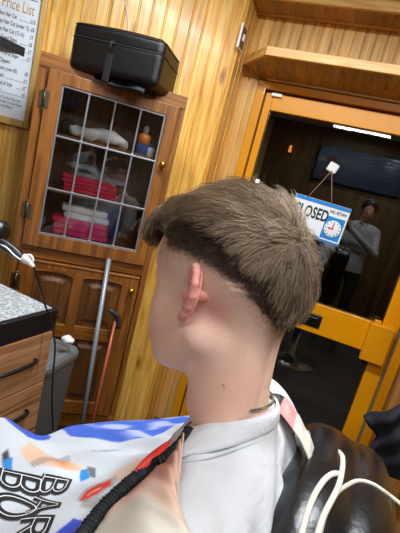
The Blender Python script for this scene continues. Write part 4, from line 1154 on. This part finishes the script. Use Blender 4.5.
GL = {'B': [([(.12, 0), (.12, 1), (.38, 1)]+arc(.38, .76, .22, .24, 90, -90)[1:]+[(.12, .52)], False), ([(.12, .52), (.40, .52)]+arc(.40, .26, .26, .26, 90, -90)[1:]+[(.0, 0)], False)],
      'A': [([(.02, 0), (.34, 1), (.42, 1), (.74, 0)], False), ([(.18, .32), (.58, .32)], False)],
      'R': [([(.12, 0), (.12, 1), (.38, 1)]+arc(.38, .75, .22, .25, 90, -90)[1:]+[(.12, .50)], False), ([(.36, .50), (.68, 0)], False)],
      'O': [(arc(.37, .5, .31, .46, 0, 360, 28)[:-1], True)], 'E': [([(.62, 1), (.12, 1), (.12, 0), (.64, 0)], False), ([(.12, .52), (.52, .52)], False)],
      'S': [(arc(.36, .75, .24, .23, 20, 270, 14)+arc(.36, .26, .26, .26, 90, -160, 14), False)]}
m = MB()
def word(s, frame, w=.115):
    x = 0
    for ch in s:
        for pts, cl in GL[ch]:
            p2 = [(x+a, b) for a, b in pts]; stroke(m, p2, w, frame, .0012, 0, cl); stroke(m, p2, .014, frame, .0020, 1, cl)
        x += .86
def tf(ox, oy, ux, uy, vx, vy): return lambda x, y: (ox+x*ux+y*vx, oy+x*uy+y*vy)
word('BAR', tf(-.148, .520, .004, -.051, .041, -.018))
word('BO', tf(-.228, .556, .021, -.062, .076, -.040))
m.build('lettering', [plain('print_black', '#23262b', .5), plain('print_white', '#e6e8ea', .5)], cape)
# black ruched neck band
pts = [Vector(p)-Vector(band[190]) for p in cr(band[8:-4:3], 520)]
m = MB(); rings = []; seg = 14
for i, p in enumerate(pts):
    d = (pts[min(i+1, 519)]-pts[max(i-1, 0)]).normalized(); x = d.cross(Vector((0, 0, 1))).normalized(); y = d.cross(x)
    r_ = 1+.20*math.sin(i*.75)+.10*math.sin(i*1.31+2)
    rings.append([m.bm.verts.new(p+x*math.cos(2*math.pi*k/seg)*.0062*r_+y*math.sin(2*math.pi*k/seg)*.0045*r_+Vector((0, 0, .003))) for k in range(seg)])
for a, b in zip(rings, rings[1:]):
    for k in range(seg): f = m.bm.faces.new((a[k], a[(k+1) % seg], b[(k+1) % seg], b[k])); f.smooth = True
m.bm.faces.new(rings[0][::-1]); m.bm.faces.new(rings[-1])
m.build('neck_band', plain('black_elastic', '#15171d', .75, bump=.4, bscale=400), cape)
# red lining flap beside the band
def sheet_between(name, A1, B1, mat, n=60, k=14, bulge=.01, colf=None, rip=0, parent=None, thick=.0015, lift=0):
    a = cr(A1, n); b = cr(B1, n); V = []; C = []
    for i in range(n):
        for j in range(k):
            u = j/(k-1); p = a[i].lerp(b[i], u); p.z += bulge*math.sin(math.pi*u)+rip*math.sin(i*.55+u*3)*math.sin(math.pi*u)+rip*.8*math.sin(u*13+i*.12); p = over(p, lift) if lift else p; V.append(tuple(p-Vector(band[190])))
            if colf: C.append(colf(i/(n-1), u))
    I = np.arange(n*k).reshape(n, k); Q = np.stack([I[:-1, :-1].ravel(), I[:-1, 1:].ravel(), I[1:, 1:].ravel(), I[1:, :-1].ravel()], 1)
    me = mesh_np(name, np.array(V), Q)
    if colf: setcol(me, np.array(C))
    o = link(name, me, mat, parent or cape); md = o.modifiers.new('t', 'SOLIDIFY'); md.thickness = thick; md.offset = 0
    return o
redm = plain('red_lining', '#cf2b24', .5, bump=.3, bscale=60)
sheet_between('red_trim', [W(*p) for p in ((128, 487, .515), (140, 473, .52), (155, 461, .53), (170, 450, .55), (186, 439, .585))],
              [W(*p) for p in ((126, 482, .52), (138, 466, .53), (150, 454, .545), (164, 444, .56), (186, 432, .60))], redm, bulge=.006, lift=.008)
# pale inner flap of the cape over the near shoulder
def peach(i, u):
    c = lin('#cfc6b8')*(1-ss(.28, .50, i+.25*abs(u-.4)))+lin('#dcbba6')*ss(.28, .50, i+.25*abs(u-.4))
    w = math.exp(-(((i-.62)/.17)**2+((u-.40)/.36)**2))*.8+math.exp(-(((i-.40)/.10)**2+((u-.15)/.2)**2))*.25
    return c*(1-w)+lin('#cc8278')*w
sheet_between('inner_flap', [W(*p) for p in ((60, 585, .452), (92, 536, .475), (110, 510, .495), (134, 488, .515), (156, 470, .54), (168, 458, .565), (176, 449, .585))],
              [W(*p) for p in ((205, 600, .36), (193, 545, .39), (186, 525, .405), (180, 505, .42), (178, 490, .43), (180, 470, .46), (182, 446, .50))],
              vcol('cape_lining', rough=.55, sss=.05, spec=.3), n=80, k=60, bulge=.022, colf=peach, rip=.0018, lift=.007)
# far side of the cape over the other shoulder
def farc(i, u):
    if i < .22: return lin('#2c2d33')
    if i < .44: return lin('#d98d8a')
    return lin('#cfc8bb')*(1-ss(.5, .9, i)*.2)
sheet_between('shoulder_flap', [W(*p) for p in ((262, 402, .60), (276, 410, .60), (290, 425, .60), (303, 445, .605), (312, 475, .61), (318, 530, .62))],
              [W(*p) for p in ((268, 393, .66), (283, 397, .66), (294, 410, .66), (306, 432, .66), (318, 462, .665), (326, 540, .67))],
              vcol('cape_shoulder', rough=.5, spec=.4), n=70, k=16, bulge=.008, colf=farc, rip=.0012)
bluem = plain('blue_cape_side', '#7d90b5', .5)
sheet_between('hanging_side', [W(*p) for p in ((304, 434, .665), (314, 455, .665), (321, 480, .67), (326, 540, .68))],
              [W(*p) for p in ((309, 432, .70), (319, 450, .70), (327, 480, .70), (334, 540, .71))], bluem, n=30, k=10, bulge=.004)

# ================================================================== BARBER CHAIR
ch = empty('barber_chair', loc=(.25, .38, FZ), label='black leather barber chair with cream piping behind the seated person', cat='chair')
CM = Matrix(((-Fb.x, Lb.x, 0, .0), (-Fb.y, Lb.y, 0, .0), (0, 0, 1, 0), (0, 0, 0, 1)))
bc = Vector((.252, .45, .940))                    # middle of the back cushion
def cm(x, y, z): return bc-Vector(ch.location)+(CM @ Vector((x, y, z)))
def cush(cx, sx, sy, sz, r, zo=0, crease=0):
    def f(X, Y, Z):
        d = rbox((cx, 0, zo), (sx, sy, sz), r)(X+.10*(Y*Y)-.0*X, Y, Z+1.1*Y*Y)
        return d-.0022*wob(X, Y, Z, 26, 2)
    return f
def to_chair(V): return np.array([tuple(cm(*v)) for v in V])
cA, cB = cush(-.03, .050, .21, .245, .045), cush(.028, .040, .205, .240, .038)
V, Q = snet(lambda X, Y, Z: smin(cA(X, Y, Z), cB(X, Y, Z), .012), (-.12, -.27, -.29), (.12, .27, .29), .006)
link('backrest', mesh_np('backrest', to_chair(V), Q), M['leather'], ch)
m = MB(); m.box(-.40, -.02, -.23, .23, .44, .54, bev=.03); o = m.build('seat', M['leather'], ch); o.rotation_euler = (0, 0, math.atan2(-Fb.y, -Fb.x)); o.location = (-.0, -.0, 0)
for s in (-1, 1):
    m = MB(); m.box(-.36, -.04, s*.30-.03, s*.30+.03, .60, .65, bev=.02); m.box(-.10, -.06, s*.30-.015, s*.30+.015, .46, .60, bev=.004); o = m.build('armrest', M['leather'], ch); o.rotation_euler = (0, 0, math.atan2(-Fb.y, -Fb.x))
m = MB(); m.lathe([(.30, .002), (.30, .02), (.10, .05), (.05, .08), (.045, .44)], 32, Matrix.Translation((Fb.x*.2, Fb.y*.2, 0))); m.build('base', M['chrome'], ch)
pipe = plain('cream_piping', '#cfc6b4', .45)
def piping(pp, r_, n=40):
    m = MB(); m.tube([p-Vector(ch.location) for p in cr([W(*p) for p in pp], n)], r_, 8); return m.build('piping', pipe, ch)

dgc = bpy.context.evaluated_depsgraph_get()
def chair_hit(px, py):
    bestd, best = 9, None
    for o in ch.children:
        if o.name.startswith('backrest'):
            vs = [v.co for v in o.data.vertices]; 
            if o.name not in BV: BV[o.name] = BVHTree.FromPolygons([v+Vector(ch.location) for v in vs], [tuple(p.vertices) for p in o.data.polygons])
            h = BV[o.name].ray_cast(Vector((0, 0, CZ)), ray(px, py).normalized())
            if h[0] is not None and h[3] < bestd: bestd, best = h[3], h[0]
    return best
BV = {}
def pipe_line(pp, r_, lift=.002):
    raw = spline([Vector((a, b, 0)) for a, b in pp], 40); out = []
    for q in raw:
        h = chair_hit(q.x, q.y)
        if h is None: 
            if out: h = W(q.x, q.y, (out[-1]-Vector((0, 0, CZ))).length)
            else: continue
        out.append(h)
    if lift > .003: o_ = Vector((0, 0, CZ)); return [q+(o_-q).normalized()*lift for q in out]
    m = MB(); m.tube([p-Vector(ch.location) for p in out], r_, 8); return m.build('piping', pipe, ch)
pipe_line([(318, 540), (326, 512), (336, 494), (346, 486), (358, 481), (372, 484), (386, 493), (404, 507)], .0028)
sm = lambda L: [sum((L[min(max(i+k, 0), len(L)-1)] for k in range(-3, 4)), Vector())/7 for i in range(len(L))]
cord = MB().tube(sm(pipe_line([(343, 476), (336, 473), (327, 477), (319, 487), (312, 500), (305, 520), (300, 540)], 0, .006)), .0035, 10)
cord.tube(sm(pipe_line([(316, 540), (322, 519), (330, 503), (337, 490), (341, 477), (343, 463), (342, 454)], 0, .006)+[W(340, 449, .66), W(336, 451, .67)]), .0035, 10)
tag(cord.build('cream_cord', M['cream']), 'cream cord looped over the top corner of the black chair back', 'cord')

# ================================================================== JACKET on the right
jk = empty('jacket', label='dark navy jacket hanging at the right beside the shop door', cat='jacket')
jx, jy = world_xy(TD, .535, 1.80); jk.location = (jx, jy, .0); jk.rotation_euler = (0, 0, TD)
jk.location = (0, 0, 0)
JP = [onD(a, b, 1.74) for a, b in ((361, 417), (384, 409), (402, 402), (425, 392), (440, 330), (452, 260), (492, 260), (500, 330), (500, 470), (440, 492), (400, 478), (384, 479), (374, 472), (367, 456), (368, 446), (374, 438))]
def jack(X, Y, Z):
    ins = np.zeros(X.shape, bool); dm = np.full(X.shape, 9.); n = len(JP)
    for i in range(n):
        x0, z0 = JP[i]; x1, z1 = JP[(i+1) % n]
        ins ^= ((z0 > Z) != (z1 > Z)) & (X < (x1-x0)*(Z-z0)/((z1-z0) or 1e-9)+x0)
        dx, dz = x1-x0, z1-z0; t = np.clip(((X-x0)*dx+(Z-z0)*dz)/(dx*dx+dz*dz), 0, 1); dm = np.minimum(dm, np.hypot(X-x0-dx*t, Z-z0-dz*t))
    d2 = np.where(ins, -dm, dm)
    yc = 1.74+.016*np.sin(X*34+Z*20)+.010*np.sin(X*60-Z*45+1)
    dy = np.abs(Y-yc)-.030
    return smax(d2+.006, dy, .030)-.0025*wob(X, Y, Z, 60, 2)
xs = [p[0] for p in JP]; zs_ = [p[1] for p in JP]
sdf_obj('body', jack, (min(xs)-.02, 1.64, min(zs_)-.02), (max(xs)+.02, 1.84, max(zs_)+.02), .006, M['navy'], jk)
JT = (sum(JP[k][0] for k in (5, 6))/2, max(zs_))
MB().tube([(JT[0]-.03, 1.74, JT[1]-.01), (JT[0], 1.74, JT[1]+.03), (JT[0]+.03, 1.74, JT[1]-.01)], .004, 8).build('hanging_loop', M['black'], jk)
hk = MB().tube([(tR-.001, 1.74, JT[1]+.022), (JT[0]-.01, 1.74, JT[1]+.022), (JT[0]-.02, 1.74, JT[1]+.045)], .006, 8).build('coat_hook', M['brass']); hk.rotation_euler = (0, 0, TD); tag(hk, 'brass coat hook on the recess wall holding the jacket', 'hook')

# ================================================================== BEHIND THE CAMERA (seen mirrored in the door glass)
tv = empty('television', label='wall television reflected in the upper door glass', cat='television'); place(tv, TD, 0, -1.565)
tv.rotation_euler = (0, 0, TD+math.pi)
tv.location = world_xy(TD, .02, -1.565)+(2.16,)
MB().box(-.62, .62, -.03, .03, -.26, .26, bev=.006).build('case', M['black'], tv)
MB().box(-.60, .60, -.034, -.030, -.24, .24).build('screen', M['tv'], tv)
m = MB(); m.lathe([(.075, 0), (.075, .001)], 24, Matrix.Translation((.40, -.0345, .02)) @ Matrix.Diagonal((1, 1, 1.25, 1)) @ Matrix.Rotation(R(90), 4, 'X')); m.box(.30, .50, -.036, -.0345, -.22, -.06, bev=.0005)
m.build('portrait', emit('tv_portrait', (.14, .05, .045, 1), 1), tv)
m = MB()
for k in range(5): m.box(-.50+.05*(k % 2), .05-.07*(k % 3), -.036, -.0345, .15-.055*k, .165-.055*k)
m.box(-.50, .10, -.036, -.0345, .185, .215)
m.build('menu_rows', emit('tv_rows', (.12, .2, .3, 1), 1), tv)

# photographer
PH = empty('phone', label='dark phone held up by the standing photographer, reflected in the door glass', cat='phone')
fwd = ray(200, 266.5).normalized(); upv = (ray(200, 200)-ray(200, 266.5)).normalized(); rt = fwd.cross(upv).normalized()
PM = Matrix(((rt.x, fwd.x, upv.x, 0), (rt.y, fwd.y, upv.y, 0), (rt.z, fwd.z, upv.z, CZ), (0, 0, 0, 1)))
PH.matrix_world = PM
MB().box(-.02, .055, -.016, -.008, -.125, .02, bev=.003).build('body', M['black'], PH)
MB().box(-.015, .02, -.008, -.0055, -.018, .016, bev=.002).build('camera_bump', M['greyd'], PH)
gx, gy = world_xy(TD, .21, -.42); GM = Matrix.Translation((gx, gy, 0)) @ Matrix.Rotation(TD, 4, 'Z')     # x right, y towards the door
GI = GM.inverted(); hp = GI @ (PM @ Vector((.04, -.02, -.09)))
hp2 = GI @ (PM @ Vector((-.02, -.02, -.09)))
def gbody(X, Y, Z):
    d = ell((.04, 0, 1.20), (.19, .115, .28))(X, Y, Z)
    d = smin(d, cone((-.10, 0, 1.38), (.18, 0, 1.38), .07, .07)(X, Y, Z), .06)
    d = smin(d, ell((.04, 0, .92), (.17, .115, .16))(X, Y, Z), .06)
    for s, h in ((1, hp), (-1, hp2)):
        sh = (.04+s*.18, 0, 1.37); el = (.04+s*.23, .12, 1.14)
        d = smin(d, cone(sh, el, .058, .046)(X, Y, Z), .03); d = smin(d, cone(el, (h.x+s*.03, h.y-.07, h.z-.05), .044, .032)(X, Y, Z), .02)
        d = smin(d, cone((.04+s*.09, 0, .88), (.04+s*.11, 0, .0), .085, .045)(X, Y, Z), .03); d = smin(d, cone((.04+s*.11, -.02, -.05), (.04+s*.13, .16, -.06), .045, .035)(X, Y, Z), .02)
    return d
def ghead(X, Y, Z):
    d = ell((.06, .03, 1.62), (.078, .098, .115))(X, Y, Z); d = smin(d, ell((.06, .06, 1.555), (.055, .06, .06))(X, Y, Z), .02)
    d = smin(d, cone((.06, .125, 1.60), (.06, .142, 1.575), .010, .014)(X, Y, Z), .015); d = smin(d, cone((.05, -.01, 1.53), (.04, -.01, 1.40), .055, .06)(X, Y, Z), .03)
    for s in (-1, 1):
        d = smin(d, ell((.06+s*.08, .02, 1.60), (.012, .02, .032))(X, Y, Z), .006); d = smax(d, -ell((.06+s*.032, .128, 1.622), (.016, .014, .010))(X, Y, Z), .008)
    d = smax(d, -ell((.06, .132, 1.535), (.022, .012, .002))(X, Y, Z), .004)
    return d
def ghand(s, h):
    def f(X, Y, Z):
        d = ell((h.x+s*.028, h.y-.05, h.z-.045), (.03, .035, .042))(X, Y, Z)
        for k in range(4): 
            z_ = h.z-.035+.021*k
            d = smin(d, cone((h.x+s*.04, h.y-.045, z_-.01), (h.x+s*.034, h.y+.006, z_), .0095, .008)(X, Y, Z), .004); d = smin(d, cone((h.x+s*.034, h.y+.006, z_), (h.x+s*.012, h.y+.012, z_), .008, .007)(X, Y, Z), .003)
        return smin(d, cone((h.x+s*.02, h.y-.065, h.z-.03), (h.x-s*.004, h.y-.035, h.z+.02), .011, .009)(X, Y, Z), .005)
    return f
a1, b1 = snet(ghead, (-.06, -.10, 1.34), (.18, .19, 1.76), .006)
parts = [(a1, b1)]
parts.append(snet(gbody, (-.30, -.2, -.12), (.38, .5, 1.52), .014))
for s, h in ((1, hp), (-1, hp2)): parts.append(snet(ghand(s, h), (h.x-.09, h.y-.12, h.z-.11), (h.x+.09, h.y+.04, h.z+.07), .004))
off = 0; VV, QQ, CCl = [], [], []
for i, (a, b) in enumerate(parts):
    VV.append(a); QQ.append(b+off); off += len(a)
    c = np.tile(lin('#c99274'), (len(a), 1))
    if i == 1: c[:] = lin('#b4b5b8'); c[a[:, 2] < .86] = lin('#20242c'); c[a[:, 2] < -.02] = lin('#151515')
    CCl.append(c)
me = mesh_np('person', toW(np.concatenate(VV), GM), np.concatenate(QQ)); setcol(me, np.concatenate(CCl))
g = link('person', me, vcol('photographer_mix', rough=.6), None); tag(g, 'standing person in a grey sweatshirt taking the photo, mirrored in the door glass', 'person')
V, Q = snet(lambda X, Y, Z: smax(smax(ell((.06, .02, 1.64), (.088, .105, .118))(X, Y, Z)-.004*wob(X, Y, Z, 70, 1), -ell((.06, .14, 1.58), (.075, .07, .095))(X, Y, Z), .01), 1.565-Z, .01), (-.06, -.11, 1.5), (.18, .16, 1.80), .006)
link('hair', mesh_np('hair', toW(V, GM), Q), plain('dark_hair', '#17120f', .6), g)

# wall lamp and shelf seen only as reflections
wl = empty('wall_lamp', label='small amber wall lamp reflected at the left of the upper door glass', cat='lamp')
wl.location = world_xy(TD, -1.02, -1.55)+(2.22,); wl.rotation_euler = (0, 0, TD+math.pi)
MB().box(-.03, .03, -.05, .0, -.06, -.035, bev=.004).build('bracket', M['black'], wl)
MB().lathe([(.018, -.03), (.024, 0), (.020, .05), (.010, .075)], 16, Matrix.Translation((0, -.03, 0))).build('amber_shade', M['amber'], wl)
wl = empty('globe_lamp', label='small white round lamp reflected low at the left edge of the door glass', cat='lamp')
wl.location = world_xy(TD, -1.37, -1.50)+(1.66,); wl.rotation_euler = (0, 0, TD+math.pi)
MB().box(-.02, .02, -.0, .10, -.02, .02, bev=.004).build('bracket', M['black'], wl)
MB().lathe([(.004, -.032), (.022, -.024), (.032, 0), (.022, .024), (.004, .032)], 16).build('globe', M['bulb'], wl)

# ================================================================== LIGHTS
def tube_light(t, d, z, ln, rz, lab, pw):
    o = empty('ceiling_tube_light', label=lab, cat='ceiling light', group=None); place(o, TD, t, d, z); o.rotation_euler = (0, 0, TD+rz)
    MB().box(-ln/2-.03, ln/2+.03, -.04, .04, .02, CEIL-z-.001, bev=.004).build('fixture', M['white'], o)
    MB().tube([(-ln/2, 0, 0), (ln/2, 0, 0)], .016, 14).build('tube', M['tube'], o)
    l = bpy.data.lights.new('tube_glow', 'AREA'); l.shape = 'RECTANGLE'; l.size = ln; l.size_y = .12; l.energy = pw; l.color = (.90, .96, 1.0)
    q = bpy.data.objects.new('tube_glow', l); COL.objects.link(q); q.parent = o; q.location = (0, 0, -.025)
    return o
tube_light(-.10, -.95, 2.60, .72, 0, 'white ceiling tube light reflected as a bright bar in the door glass', 24)
tube_light(-.35, 1.15, 2.60, 1.2, R(0), 'long white ceiling tube light above the barber chair', 74)
tube_light(.55, -.1, 2.60, 1.2, R(90), 'white ceiling tube light above the photographer', 42)
w = bpy.data.worlds.new('night'); sc.world = w; w.use_nodes = True
w.node_tree.nodes['Background'].inputs[0].default_value = (.004, .005, .008, 1)
# ================================================================== CAMERA
cam = bpy.data.cameras.new('camera'); co = bpy.data.objects.new('camera', cam); COL.objects.link(co); sc.camera = co
cam.sensor_fit = 'VERTICAL'; cam.sensor_height = 24; cam.lens = FOC/533*24; cam.clip_start = .02
co.matrix_world = Matrix(((rt.x, upv.x, -fwd.x, 0), (rt.y, upv.y, -fwd.y, 0), (rt.z, upv.z, -fwd.z, CZ), (0, 0, 0, 1)))
sc.view_settings.view_transform = 'Standard'; sc.view_settings.look = 'None'; sc.view_settings.gamma = 1; sc.view_settings.use_curve_mapping = False
sc.view_settings.exposure = -0.72
sc.cycles.max_bounces = 6; sc.cycles.caustics_reflective = False; sc.cycles.caustics_refractive = False; sc.cycles.use_denoising = True
